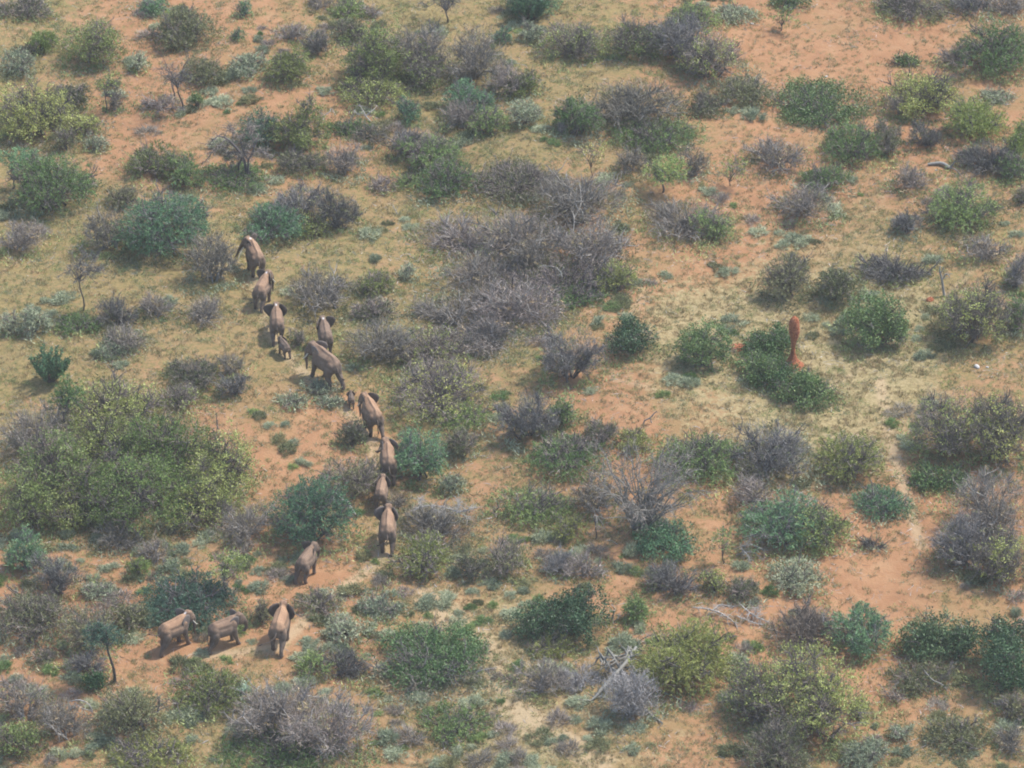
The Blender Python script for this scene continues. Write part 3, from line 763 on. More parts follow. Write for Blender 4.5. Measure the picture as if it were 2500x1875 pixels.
def sub_branches(mx, L, r, n, ln, rng, flat=.5, tw=None):
    for _ in range(n):
        k = rng.integers(1, len(L)); a = L[k]; d = norm(rng.normal(size=3) * np.array([1, 1, flat]) + (L[-1] - L[0]) / np.linalg.norm(L[-1] - L[0]) * .5)
        l = ln * rng.uniform(.4, 1.2); t = np.linspace(0, 1, 5)[:, None]
        B = a + d * l * t + rng.normal(0, .1, (5, 3)) * l * t + np.array([0, 0, -.1]) * t * l
        g = gh(B[:, 0], B[:, 1]) + .02 if tw is None else tw
        B[:, 2] = np.maximum(B[:, 2], g)
        mx.add(*tubes(B[None], (r * (1 - .75 * t[:, 0]))[None], 4), rng.uniform(.3, 1))

# bare umbrella tree
p = ground(533, 380); root = tag(empty('bare_tree', p), 'bare grey umbrella tree with arching limb and forked dark trunk, upper left', 'tree')
rng = np.random.default_rng(77); tk = Mix(); limbs = []
s_ = px_per_m(p) * cos(R(PITCH)); sx_ = px_per_m(p)
def lp(u, v, y=0.0): return np.array([(u - 533) / sx_, y, (380 - v) / s_ - y * tan(R(PITCH)) * 0])
for pts, rr in [([(533, 382, 0), (531, 362, 0), (529, 347, 0), (520, 330, 0), (506, 315, .1), (492, 303, .1), (478, 296, 0), (466, 300, -.2), (455, 312, -.2)], [.17, .14, .13, .12, .11, .09, .07, .05, .03]),
                ([(516, 376, .3), (516, 362, .3), (521, 350, .2), (524, 340, .1), (521, 330, 0)], [.11, .1, .1, .09, .09]),
                ([(535, 382, -.1), (537, 360, -.1), (538, 346, 0), (547, 332, 0), (552, 318, 0), (560, 306, .3)], [.13, .12, .1, .08, .06, .03]),
                ([(538, 348, 0), (531, 338, .2), (524, 325, .6), (520, 306, .8)], [.08, .07, .05, .03]),
                ([(521, 331, 0), (508, 330, 0), (499, 332, 0), (495, 340, 0)], [.06, .05, .03, .02]),
                ([(548, 330, 0), (562, 322, -.6), (578, 322, -1.0), (590, 334, -1.2)], [.06, .05, .04, .02]),
                ([(492, 303, 0), (480, 306, -.8), (462, 318, -1.2), (446, 336, -1.3)], [.06, .05, .03, .02]),
                ([(506, 315, 0), (505, 300, .8), (500, 288, 1.2)], [.06, .04, .02]),
                ([(552, 320, 0), (545, 300, .8), (540, 290, 1.3)], [.05, .04, .02])]:
    L = polytube(tk, [lp(*q) for q in pts], rr); limbs.append(L[3:])
link('trunk', tk.mesh('trunk', True), M['bark'], root)
br = Mix(); tw_pts = []
for L in limbs:
    for _ in range(34):
        k = rng.integers(0, len(L)); l = rng.uniform(.4, 1.3); d = norm(rng.normal(size=3) * np.array([1, 1, .35]) + np.array([0, 0, .15])); t = np.linspace(0, 1, 5)[:, None]
        B = L[k] + d * l * t + rng.normal(0, .06, (5, 3)) * t; B[:, 2] = np.where(B[:, 2] < 1.6, np.maximum(B[:, 2], L[k][2] - .2), B[:, 2])
        br.add(*tubes(B[None], (.025 * (1 - .7 * t[:, 0]))[None], 3), .5)
        if L[k][2] > 1.5: tw_pts.append(B)
link('branches', br.mesh('branches'), M['bark'], root, 'stuff')
B = np.concatenate(tw_pts); i = rng.integers(0, len(B), 2600); D = rng.normal(size=(2600, 3)) * np.array([1, 1, .5]) + np.array([0, 0, -.1])
V, F = blades(B[i], D, rng.uniform(.2, .65, 2600), .03, rng)
link('twigs', mesh_from('twigs', V, F, rng.beta(2, 2, 2600)), M['twig'], root, 'stuff')

# dead branches and logs
def dead_wood(name, label, lines, seed, nsub=5, ln=.8, mat='dead', r=.05, cat='dead branch', anchor=None):
    rng = np.random.default_rng(seed); pts = [[at(*q) for q in l] for l, _ in lines]
    o = np.array(anchor if anchor is not None else pts[0][0]); mx = Mix()
    for pp, (_, rr) in zip(pts, lines):
        L = polytube(mx, pp, rr, t=rng.uniform(.4, .9)); sub_branches(mx, L, rr[-1] * 1.1, nsub, ln, rng)
    V = mx.v; mx.v = [v - o for v in V]
    ob = link(name, mx.mesh(name, True), M[mat]); ob.location = o; tag(ob, label, cat); return ob
dead_wood('dead_branch', 'white bleached dead branch lying on orange sand right of a smaller one, upper left', [([(800, 262, .05), (790, 250, .4), (785, 240, .7), (776, 226, .9)], [.07, .05, .03]), ([(790, 250, .4), (803, 240, .7), (815, 228, .9)], [.05, .04, .02]), ([(785, 244, .6), (772, 246, .5), (765, 238, .7)], [.04, .03, .02])], 1, 7)
dead_wood('dead_branch', 'small crooked white branch left of the larger white one, upper left', [([(698, 262, .05), (700, 250, .4), (712, 242, .7), (716, 234, .9), (726, 250, .5)], [.04, .05, .04, .02]), ([(700, 252, .3), (690, 240, .6)], [.03, .02])], 2, 4)
dead_wood('dead_branch', 'pale forked branch standing out of the flat dark bush, upper left', [([(640, 90, .1), (643, 80, .5), (636, 70, 1.0), (630, 64, 1.3)], [.07, .06, .04, .02]), ([(643, 80, .5), (650, 72, .9)], [.04, .02])], 3, 4)
dead_wood('dead_branch', 'tangle of white dead branches lying over grey bush, right of lower elephants', [([(885, 1106, 1.3), (905, 1096, 1.7), (930, 1092, 1.9), (960, 1096, 1.9), (990, 1106, 1.7), (1010, 1120, 1.4)], [.02, .04, .04, .035, .02]), ([(895, 1104, 1.5), (908, 1090, 1.8), (906, 1078, 2.1)], [.05, .04, .02]), ([(985, 1104, 1.7), (992, 1092, 2.0), (988, 1080, 2.2)], [.05, .04, .02]), ([(990, 1106, 1.7), (1004, 1102, 1.8), (1024, 1096, 1.9)], [.05, .04, .02]), ([(930, 1092, 1.9), (940, 1102, 1.7), (965, 1108, 1.6)], [.05, .04, .02])], 4, 60, .9)
dead_wood('dead_branch', 'white branching dead limbs on top of the teal bush, right of centre', [([(1695, 1105, 1.4), (1710, 1092, 1.9), (1722, 1080, 2.3), (1728, 1064, 2.6)], [.04, .06, .04, .02]), ([(1712, 1092, 1.9), (1730, 1096, 1.9), (1745, 1090, 2.1), (1752, 1076, 2.3)], [.05, .05, .03, .02]), ([(1705, 1098, 1.7), (1720, 1110, 1.5), (1742, 1118, 1.3), (1748, 1136, .9)], [.05, .05, .03, .02]), ([(1700, 1100, 1.6), (1690, 1084, 2.0)], [.04, .02])], 5, 28, .8)
dead_wood('dead_branch', 'white dead limbs hanging on the left of grey bush, right of centre above grass', [([(1674, 440, .1), (1690, 444, .7), (1702, 438, 1.0), (1716, 434, 1.1)], [.03, .05, .05, .03]), ([(1690, 446, .6), (1693, 458, .2)], [.04, .02]), ([(1708, 440, .9), (1712, 456, .4)], [.04, .02]), ([(1676, 436, .3), (1674, 426, .7)], [.04, .02])], 6, 9, .6)
dead_wood('fallen_log', 'greyish white fallen log with dark roots on brown sand, upper right', [([(2004, 355, .16), (2020, 353, .2), (2036, 353, .25), (2052, 362, .2)], [.11, .16, .17, .14]), ([(2052, 362, .2), (2062, 350, .8), (2060, 342, 1.1)], [.1, .06, .03]), ([(2050, 361, .2), (2066, 368, .3), (2076, 380, .1)], [.08, .05, .03])], 7, 3, .5, cat='log')
dead_wood('dead_branch', 'low spread of ashen dead branches on sand above the olive dome, lower right', [([(1497, 1312, .5), (1530, 1316, .7), (1560, 1326, .6), (1588, 1346, .2)], [.05, .06, .06, .03]), ([(1600, 1306, .4), (1618, 1322, .5), (1640, 1336, .4), (1658, 1342, .2)], [.04, .05, .05, .03]), ([(1628, 1330, .4), (1636, 1312, .8)], [.04, .02]), ([(1540, 1318, .6), (1556, 1306, .9), (1580, 1312, .8)], [.05, .04, .02]), ([(1590, 1330, .3), (1620, 1342, .3), (1648, 1350, .1)], [.04, .04, .02])], 8, 40, 1.0)
dead_wood('dead_branch', 'small heap of white twisted branches beside the small upright acacia', [([(1585, 1186, .3), (1605, 1180, .8), (1625, 1176, 1.0), (1650, 1190, .4)], [.03, .05, .05, .03]), ([(1600, 1184, .7), (1612, 1196, .6), (1620, 1210, .3)], [.05, .04, .02]), ([(1612, 1178, .9), (1620, 1166, 1.3)], [.04, .02]), ([(1590, 1200, .2), (1610, 1192, .6), (1632, 1196, .5), (1644, 1208, .2)], [.04, .05, .03, .02])], 9, 30, .7)
dead_wood('fallen_tree', 'big fallen dead tree with crossing grey trunk and raised forks, lower centre', [([(1374, 1398, 2.0), (1360, 1420, 1.7), (1345, 1440, 1.4), (1322, 1464, 1.0), (1303, 1486, .6), (1289, 1500, .35), (1281, 1511, .2), (1263, 1517, .1)], [.13, .16, .17, .18, .19, .12, .09, .05]),
          ([(1311, 1399, 1.9), (1324, 1417, 1.6), (1334, 1435, 1.3), (1346, 1452, 1.0)], [.05, .10, .11, .09]), ([(1294, 1413, 1.5), (1306, 1425, 1.3), (1318, 1440, 1.1), (1338, 1452, .9)], [.04, .07, .09, .09]),
          ([(1361, 1428, 1.6), (1372, 1450, 1.0), (1382, 1466, .5), (1391, 1484, .05)], [.09, .08, .07, .05]), ([(1357, 1394, 2.1), (1355, 1412, 1.9), (1358, 1424, 1.6)], [.03, .06, .08]), ([(1303, 1430, .9), (1330, 1452, .9), (1344, 1462, .8)], [.03, .05, .05]),
          ([(1345, 1462, .8), (1360, 1500, .5), (1395, 1535, .2), (1432, 1562, .05)], [.1, .1, .09, .05])], 10, 20, 1.2, 'barkg', cat='fallen tree')
dead_wood('dead_stick', 'leaning crooked dark dead stick with pale tip on orange sand, right of centre', [([(1390, 916, .02), (1393, 908, .4), (1404, 903, .7), (1412, 894, 1.1), (1419, 888, 1.4)], [.07, .06, .06, .05, .03]), ([(1404, 903, .7), (1408, 914, .1)], [.05, .04])], 11, 1, .3, 'barkg')
dead_wood('pale_stump', 'pale forked dead stump between dark leafy bush and small rich green bush', [([(1322, 1342, .02), (1324, 1332, .4), (1327, 1320, .9)], [.08, .07, .05]), ([(1326, 1342, .1), (1335, 1336, .4), (1337, 1326, .7)], [.06, .05, .03]), ([(1324, 1334, .3), (1314, 1334, .4)], [.05, .03])], 12, 2, .4, cat='stump')
dead_wood('dead_branch', 'bare pale stick lying over the olive bush near the bottom right corner', [([(1990, 1440, 1.0), (2004, 1458, .9), (2016, 1470, .8), (2034, 1478, .6), (2046, 1490, .4)], [.04, .06, .06, .05, .03])], 13, 3, .4)
dead_wood('dead_branch', 'tiny pale forked stick on yellow grass left of the central thicket', [([(858, 462, .05), (853, 452, .4), (848, 441, .8)], [.04, .04, .02]), ([(855, 455, .3), (860, 447, .6)], [.03, .02])], 14, 1, .3)
dead_wood('fallen_log', 'short dark log leaning on the big dark teal bush beside mid-line elephants', [([(722, 1062, 1.6), (738, 1078, 1.3), (752, 1088, 1.0), (768, 1112, .3)], [.04, .08, .10, .07])], 15, 3, .5, 'barkg', cat='log')
dead_wood('dead_snag', 'tall twisted dead snag at the left of the yellow-flecked dark bush, right side', [([(2040, 640, .02), (2037, 620, .9), (2034, 600, 1.8), (2030, 586, 2.5), (2031, 574, 3.0)], [.14, .13, .11, .08, .04]), ([(2035, 604, 1.6), (2045, 592, 2.2), (2052, 598, 2.0)], [.07, .05, .03]), ([(2032, 590, 2.3), (2040, 577, 2.9)], [.05, .03])], 16, 2, .5, 'barkg', cat='tree')
dead_wood('dead_branch', 'pale arching dead twigs on the grey bush near bottom left', [([(150, 1515, 1.2), (172, 1512, 1.5), (192, 1522, 1.2), (202, 1542, .6)], [.03, .05, .04, .02]), ([(160, 1518, 1.2), (178, 1530, 1.0), (200, 1536, .8)], [.03, .04, .02])], 17, 8, .6)
dead_wood('dead_branch', 'pale crooked limbs showing on the huge purple-grey bush near the bottom', [([(630, 1545, 1.6), (655, 1552, 1.7), (670, 1520, 2.3), (690, 1524, 2.0)], [.03, .05, .05, .02]), ([(600, 1540, 1.5), (640, 1566, 1.3), (665, 1572, 1.1)], [.03, .04, .02]), ([(670, 1522, 2.2), (664, 1508, 2.6)], [.04, .02])], 18, 9, .9)
dead_wood('dead_branch', 'bleached branches sticking from the right side of central thicket', [([(1208, 420, .8), (1225, 440, 1.5), (1240, 468, 1.9), (1238, 500, 1.5)], [.03, .05, .06, .05]), ([(1240, 470, 1.8), (1255, 440, 2.4), (1252, 395, 3.2)], [.05, .04, .02]), ([(1226, 388, 2.5), (1232, 402, 2.0), (1222, 376, 2.8)], [.05, .06, .03])], 19, 8, 1.1)
dead_wood('dead_branch', 'short white broken branch in the lower core of the central thicket', [([(1214, 598, 1.8), (1212, 588, 2.1), (1218, 576, 2.5)], [.06, .05, .03]), ([(1212, 590, 2.0), (1200, 578, 2.2), (1172, 574, 2.2)], [.05, .05, .03])], 20, 5, .7)
dead_wood('dead_branch', 'long thin dead stick lying on sand right of the fallen tree heap', [([(1425, 1490, .1), (1445, 1500, .15), (1470, 1512, .1), (1485, 1520, .05)], [.04, .05, .04, .02])], 21, 3, .4)

# euphorbia-like upright bush with thick dark green arms
for lab, bu, bv, hw, top, sd, nm in [('spiky dark green bush with upright finger-like arms, left side', 110, 826, 44, 740, 5, 'spiky_bush'),
                                  ('dark teal upright-armed bush at the top edge, centre, smaller arms', 1146, 44, 44, -30, 6, 'spiky_bush')]:
    rng = np.random.default_rng(sd); p = ground(bu, bv); s = px_per_m(p); h = (bv - top) / s / cos(R(PITCH)); w = hw / s
    root = tag(empty(nm, p), lab, 'bush'); mx = Mix(); lf = Mix()
    n = 46; an = rng.uniform(0, 2 * pi, n); rr = w * np.sqrt(rng.uniform(.05, 1, n)); E = np.c_[np.cos(an) * rr, np.sin(an) * rr * .8, h * (1.0 - .35 * (rr / w) ** 1.5) * rng.uniform(.7, 1, n)]
    t = np.linspace(0, 1, 7)[None, :, None]; L = E[:, None] * t; L[:, :, :2] = E[:, None, :2] * t ** .7; L[:, :, 2] = E[:, None, 2] * t[:, :, 0] ** 1.25
    mx.add(*tubes(L, .035 * (1 - .6 * t[:, :, 0]) * np.ones((n, 1)), 5), .4)
    link('stems', mx.mesh('stems'), M['bark'], root, 'stuff')
    k = 75; i = rng.integers(0, n, (n * k)); f = rng.uniform(2.2, 5.99, n * k); j = f.astype(int); f = (f - j)[:, None]
    P = L[i, j] * (1 - f) + L[i, np.minimum(j + 1, 6)] * f; D = norm(L[i, np.minimum(j + 1, 6)] - L[i, j]) * .9 + rng.normal(size=P.shape) * .6
    P = P + rng.normal(0, .07, P.shape); V, F = blades(P, D, .24, .12, rng); link('foliage', mesh_from('foliage', V, F, rng.beta(2, 2.5, len(P))), M['teal'], root, 'stuff')

# ---------------------------------------------------------------- termite mound
def noise3(P, seed=0):
    r = np.random.default_rng(seed); o = np.zeros(len(P))
    for k in range(14):
        d = norm(r.normal(size=3)); f = r.uniform(1, 5); o += np.sin(P @ d * f + r.uniform(0, 6)) / f
    return o
m, nt, mo = new_mat('red_termite_clay')
g2 = nt.nodes.new('ShaderNodeNewGeometry'); nn = noise(nt, 4.0, 6, .75, g2.outputs['Position'])
b = nt.nodes.new('ShaderNodeBsdfPrincipled'); nt.links.new(ramp(nt, [(.35, (.20, .060, .028)), (.5, (.42, .135, .058)), (.65, (.54, .225, .105))], nn), b.inputs['Base Color']); b.inputs['Roughness'].default_value = .95
bp = nt.nodes.new('ShaderNodeBump'); bp.inputs['Distance'].default_value = .3; nt.links.new(nn, bp.inputs['Height']); nt.links.new(bp.outputs[0], b.inputs['Normal']); nt.links.new(b.outputs[0], mo.inputs[0])
M['clay'] = m
p = ground(1712, 792); s = px_per_m(p); root = tag(empty('termite_mound', p), 'tall red termite mound spire rising among dark leafy bushes, right side', 'termite mound')
def lathe(prof, seg, lean, seed, amp, flat=.8):
    a = np.arange(seg) * 2 * pi / seg; V = []
    for z, r in prof: V.append(np.c_[np.cos(a) * r + lean[0] * z, np.sin(a) * r * flat + lean[1] * z, np.full(seg, z)])
    V = np.concatenate(V); n = np.clip(noise3(V * np.array([2.4, 2.4, .8]), seed), -1, 1); c = V.copy(); c[:, 0] -= lean[0] * V[:, 2]; c[:, 1] -= lean[1] * V[:, 2]; c[:, 2] = 0
    V = V + norm(c) * (n[:, None] * amp) * np.minimum(1, np.linalg.norm(c, axis=1, keepdims=True) * 4)
    K = len(prof); idx = np.arange(K * seg).reshape(K, seg); A = idx[:-1]; B = np.roll(A, -1, 1); C = np.roll(idx[1:], -1, 1); D = idx[1:]
    return V, np.stack([A, B, C, D], -1).reshape(-1, 4)
zt = (792 - 684) / s / cos(R(PITCH)); z0 = (792 - 738) / s / cos(R(PITCH))
sp_ = [(z0 - .5, .26), (z0 - .1, .27), (z0 + .2, .30), (z0 + .55, .36), (z0 + .95, .41), (z0 + 1.3, .41), (zt - .6, .36), (zt - .3, .27), (zt - .1, .15), (zt, .05), (zt + .02, .004)]
mx = Mix(); mx.add(*lathe(sp_, 28, (.0, .0), 3, .10)); link('spire', mx.mesh('spire', True), M['clay'], root)
mx = Mix(); mx.add(*lathe([(-.2, 1.1), (.2, .95), (.5, .75), (.8, .55), (1.1, .42), (1.5, .30), (z0 - .3, .25), (z0 + .1, .17)], 24, (0, 0), 5, .10)); link('base_mound', mx.mesh('base_mound', True), M['clay'], root)
for lab, u, v, w in [('low red clay lump under the leafy bush, left of the termite spire', 1596, 752, 22), ('dark red clay lump in the shade under leafy bush below termite spire', 1648, 812, 26), ('rusty red clay lump on grass left of the yellow-flecked dark bush, right side', 2010, 648, 10), ('red clay patch lump under the leafy bushes, lower centre of termite thicket', 1668, 828, 20)]:
    p = ground(u, v); r = w / px_per_m(p); V, F = lathe([(-.15, 1.0 * r), (.06, .9 * r), (.16, .65 * r), (.26, .35 * r), (.3, .02)], 16, (0, 0), u, .08); mx = Mix(); mx.add(V, F)
    ob = link('clay_mound', mx.mesh('clay_mound', True), M['clay']); ob.location = p; tag(ob, lab, 'clay mound')
# pale stone
m, nt, mo = new_mat('pale_stone'); b = nt.nodes.new('ShaderNodeBsdfPrincipled'); nt.links.new(ramp(nt, [(.3, (.30, .28, .26)), (.6, (.52, .50, .47))], noise(nt, 6)), b.inputs['Base Color']); b.inputs['Roughness'].default_value = .8; nt.links.new(b.outputs[0], mo.inputs[0]); M['stone'] = m
for lab, u, v, w in [('white stone lying on the grass near the right edge', 2110, 793, 8), ('tiny white stone below the fallen log', 2023, 368, 3.2), ('small pale stone right of the white one', 2133, 794, 4), ('little pale stone on sand beside broad leafy bush, upper right', 1785, 166, 4), ('small pale slab at lower end of open sand near pale sage bushes, top', 1624, 52, 4.5)]:
    p = ground(u, v); r = w / px_per_m(p); V, F = lathe([(-.05, .9 * r), (.25 * r, r), (.5 * r, .8 * r), (.65 * r, .4 * r), (.68 * r, .01)], 10, (.1, 0), int(u), .12 * r, .6)
    ob = link('pale_stone', mesh_from('pale_stone', V, F, smooth=True), M['stone']); ob.location = p; ob.rotation_euler = (0, 0, u); tag(ob, lab, 'stone')
# ---------------------------------------------------------------- elephants
def ico(sub=2):
    import bmesh
    bm = bmesh.new(); bmesh.ops.create_icosphere(bm, subdivisions=sub, radius=1.0); V = np.array([v.co[:] for v in bm.verts]); F = np.array([[v.index for v in f.verts] for f in bm.faces]); bm.free(); return V, F
IV, IF = ico(2)
m, nt, mo = new_mat('elephant_skin')
tc = nt.nodes.new('ShaderNodeTexCoord'); ob_ = tc.outputs['Object']
na = noise(nt, 1.6, 4, .6, ob_); nb = noise(nt, 9, 3, .6, ob_); 
base = ramp(nt, [(.3, (.074, .053, .040)), (.55, (.128, .094, .070)), (.75, (.175, .130, .097))], na)
dustc = ramp(nt, [(.35, (.24, .135, .074)), (.65, (.355, .212, .118))], na)
dv = math_n(nt, 'MULTIPLY', math_n(nt, 'ADD', attr(nt, 'dust'), math_n(nt, 'MULTIPLY', math_n(nt, 'SUBTRACT', nb, .5), .5)), 1.0, clamp=True)
c = mix_c(nt, dv, base, dustc); c = mix_c(nt, attr(nt, 'nape_glint'), c, (.62, .58, .54))  # pale spot behind the head is a highlight painted into the skin colour
b = nt.nodes.new('ShaderNodeBsdfPrincipled'); nt.links.new(c, b.inputs['Base Color']); b.inputs['Roughness'].default_value = .8
bp = nt.nodes.new('ShaderNodeBump'); bp.inputs['Strength'].default_value = .5; bp.inputs['Distance'].default_value = .05; nt.links.new(noise(nt, 7, 5, .7, ob_), bp.inputs['Height']); nt.links.new(bp.outputs[0], b.inputs['Normal'])
nt.links.new(b.outputs[0], mo.inputs[0]); M['skin'] = m
def plain(name, c, rough=.6):
    m, nt, mo = new_mat(name); b = nt.nodes.new('ShaderNodeBsdfPrincipled')
    nt.links.new(ramp(nt, [(.3, tuple(x * .8 for x in c)), (.7, c)], noise(nt, 8)), b.inputs['Base Color']); b.inputs['Roughness'].default_value = rough; nt.links.new(b.outputs[0], mo.inputs[0]); return m
M['ear'] = plain('shaded_ear_skin', (.095, .072, .058), .85); M['earl'] = plain('dusty_ear_skin', (.17, .14, .12), .85)  # first ear colour darkened to paint in the shade on the ear backs
M['tusk'] = plain('ivory', (.75, .70, .58), .35); M['eye'] = plain('dark_eye', (.02, .015, .012), .2); M['tuft'] = plain('tail_hair', (.03, .025, .025), .8)
M['nail'] = plain('toenail', (.30, .26, .22), .6)

def elephant(label, u, v, heading, S, head_yaw=0, trunk='down', ears=(50, 50), legs=(.25, -.2, -.25, .3), tail=None, dust=.6, nape_glint=0, tusk=True, lift=(0, 0, 0, 0), earmat='ear', calf=False):
    """u, v: photo position of the middle of the ground between its feet. legs: front left, front right, hind left, hind right offsets."""
    S = S * (1.06 if not calf else 1.15); k = S / 2.5; kv = np.array([.86, .88, 1.06]) * k; p = ground(u, v); root = empty('elephant', p, -R(heading)); tag(root, label, 'elephant', 'elephants walking in a line through the bush')
    blobs = []
    def bl(c, r): blobs.append(IV * np.asarray(r) + np.asarray(c))
    def chain(pts, rad, n=14):
        pts = np.asarray(pts, float); rad = np.asarray(rad, float)
        if rad.ndim == 1: rad = np.repeat(rad[:, None], 3, 1)
        t = np.linspace(0, len(pts) - 1, n); i = np.minimum(t.astype(int), len(pts) - 2); f = (t - i)[:, None]
        f2 = f * f * (3 - 2 * f)
        for c_, r_ in zip(pts[i] * (1 - f) + pts[i + 1] * f, rad[i] * (1 - f2) + rad[i + 1] * f2): bl(c_, r_)
    fat = 1.08 if calf else 1.0
    chain([(0, -1.12, 1.56), (0, -.85, 1.56), (0, -.35, 1.50), (0, .2, 1.48), (0, .65, 1.56), (0, .95, 1.70)],
          [(.46, .30, .42), (.64, .4, .50), (.76 * fat, .4, .56), (.76 * fat, .4, .56), (.66, .4, .58), (.50, .35, .56)], 40)
    chain([(0, -1.15, 1.72), (0, -.8, 1.88), (0, -.2, 1.86), (0, .4, 1.88), (0, .8, 1.95), (0, 1.05, 1.95)],
          [(.36, .26, .36), (.56, .3, .42), (.60, .3, .42), (.60, .3, .42), (.53, .3, .44), (.42, .3, .44)], 40)
    chain([(0, -1.28, 1.98), (0, -.95, 2.27), (0, -.3, 2.30), (0, .4, 2.32), (0, .85, 2.39), (0, 1.1, 2.30)], [.06, .085, .085, .085, .085, .07], 60)
    # hips and shoulders
    for sx in (-1, 1):
        bl((.36 * sx, -.90, 1.74), (.27, .42, .32)); bl((.40 * sx, .80, 1.70), (.22, .36, .42))
    feet = []
    for q, (sx, fr) in enumerate([(-1, 1), (1, 1), (-1, 0), (1, 0)]):
        d = legs[q]; lz = lift[q]; kx = .40 * sx
        if fr:
            pts = [(kx * .95, .80, 1.40), (kx * 1.05, .78 + .35 * d, .95 + lz * .4), (kx * 1.02, .80 + .72 * d + lz * .3, .52 + lz * .8), (kx, .82 + d, .14 + lz)]; rad = [.33, .235, .175, .185]
        else:
            pts = [(kx * .95, -.92, 1.40), (kx * 1.1, -.78 + .42 * d, .92 + lz * .3), (kx, -1.06 + .80 * d, .46 + lz * .8), (kx, -.98 + d, .14 + lz)]; rad = [.40, .275, .172, .18]
        chain(pts, rad, 30); f = pts[-1]; bl((f[0], f[1] + .04, .10 + lz), (.195, .215, .11)); feet.append((f[0], f[1] + .04, lz))
    # neck and head
    chain([(0, .95, 1.85), (0, 1.3, 2.0)], [(.42, .3, .50), (.34, .3, .44)], 5)
    HP = np.array([0, 1.15, 1.95]); ya = -R(head_yaw); ca, sa = cos(ya), sin(ya)
    def hd(q):
        q = np.asarray(q, float) - HP; return np.array([q[0] * ca - q[1] * sa, q[0] * sa + q[1] * ca, q[2]]) + HP
    nb0 = len(blobs)
    bl(hd((0, 1.52, 2.10)), (.36, .38, .40)); bl(hd((-.13, 1.50, 2.32)), (.20, .28, .22)); bl(hd((.13, 1.50, 2.32)), (.20, .28, .22)); bl(hd((0, 1.70, 2.18)), (.27, .26, .28))
    for sx in (-1, 1): bl(hd((.2 * sx, 1.66, 1.86)), (.18, .28, .28))
    chain([hd((0, 1.55, 1.66)), hd((0, 1.85, 1.52))], [.20, .10], 6)
    T = {'down': [(0, 1.86, 1.95), (0, 2.06, 1.62), (0, 2.12, 1.15), (0, 2.06, .68), (0, 2.10, .30)],
         'fwd': [(0, 1.86, 1.95), (0, 2.12, 1.66), (0, 2.42, 1.20), (0, 2.62, .75), (0, 2.86, .45)],
         'reach': [(0, 1.86, 1.95), (0, 2.12, 1.50), (0, 2.42, 1.05), (0, 2.78, .72), (0, 3.15, .60)],
         'curl': [(0, 1.86, 1.95), (0, 2.10, 1.60), (0, 2.16, 1.18), (0, 2.02, .85), (0, 1.74, .88)],
         'left': [(0, 1.86, 1.95), (-.05, 2.08, 1.62), (-.25, 2.12, 1.2), (-.55, 2.1, .8), (-.8, 2.1, .55)]}[trunk]
    chain([hd(q) for q in T], [.25, .195, .15, .11, .072], 70)
    V = np.concatenate(blobs) * kv; F = np.concatenate([IF + i * len(IV) for i in range(len(blobs))])
    tmp = mesh_from('tmp', V, F); to = bpy.data.objects.new('tmp', tmp); COL.objects.link(to)
    md = to.modifiers.new('r', 'REMESH'); md.mode = 'VOXEL'; md.voxel_size = .047 * k
    ms = to.modifiers.new('s', 'SMOOTH'); ms.factor = .5; ms.iterations = 9
    dg = bpy.context.evaluated_depsgraph_get(); me = bpy.data.meshes.new_from_object(to.evaluated_get(dg)); me.name = 'body'
    bpy.data.objects.remove(to); bpy.data.meshes.remove(tmp)
    n = len(me.vertices); co = np.empty(n * 3); me.vertices.foreach_get('co', co); co = co.reshape(-1, 3) / kv
    nr = np.empty(n * 3); me.vertices.foreach_get('normal', nr); nr = nr.reshape(-1, 3)
    up = np.clip(nr[:, 2] * .9 + .35, 0, 1) * np.clip((co[:, 2] - 1.35) / .6, 0, 1) * np.clip(1.6 - np.abs(co[:, 1] - .1) * .65, 0, 1) * dust
    a = me.attributes.new('dust', 'FLOAT', 'POINT'); a.data.foreach_set('value', up.astype(np.float32))
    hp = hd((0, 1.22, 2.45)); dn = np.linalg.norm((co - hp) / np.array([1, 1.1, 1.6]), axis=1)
    a = me.attributes.new('nape_glint', 'FLOAT', 'POINT'); a.data.foreach_set('value', (np.clip(1.5 - dn / .095, 0, 1) * nape_glint).astype(np.float32))  # mask of the painted highlight on the ridge behind the head
    co[:, 2] = np.maximum(co[:, 2], 0); me.vertices.foreach_set('co', (co * kv).ravel()); me.polygons.foreach_set('use_smooth', np.ones(len(me.polygons), bool)); me.update()
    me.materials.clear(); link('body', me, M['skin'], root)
    # ears
    OUT = np.array([(0, .28), (.20, .40), (.50, .41), (.80, .30), (.95, .08), (.87, -.17), (.68, -.42), (.50, -.62), (.34, -.78), (.20, -.64), (.10, -.44), (0, -.30)]) * (.9 if calf else 1.02)
    for sx, al in ((-1, ears[0]), (1, ears[1])):
        a_ = R(al * .85); hinge = hd((.33 * sx, 1.42, 2.06)); od = np.array([sin(a_) * sx, -cos(a_), 0.0]); od = np.array([od[0] * ca - od[1] * sa, od[0] * sa + od[1] * ca, 0]); nrm = np.cross(od, (0, 0, 1)) * sx
        rings = []
        for f in (1.0, .72, .4, .0):
            c0 = np.array([.30, -.06]); P2 = c0 + (OUT - c0) * f; bow = .10 * (P2[:, 0] / .9) ** 2 + .03 * np.sin(P2[:, 1] * 7 + P2[:, 0] * 5)
            rings.append(hinge + P2[:, :1] * od + P2[:, 1:] * np.array([0, 0, 1.0]) + nrm * bow[:, None] * -1 - np.array([0, 0, .10]) * (P2[:, :1] * cos(a_)) )
        th = .022; Vf = np.concatenate(rings); VV = np.concatenate([Vf + nrm * th, Vf - nrm * th]); m12 = len(OUT); nf = len(Vf); Q = []; E = []
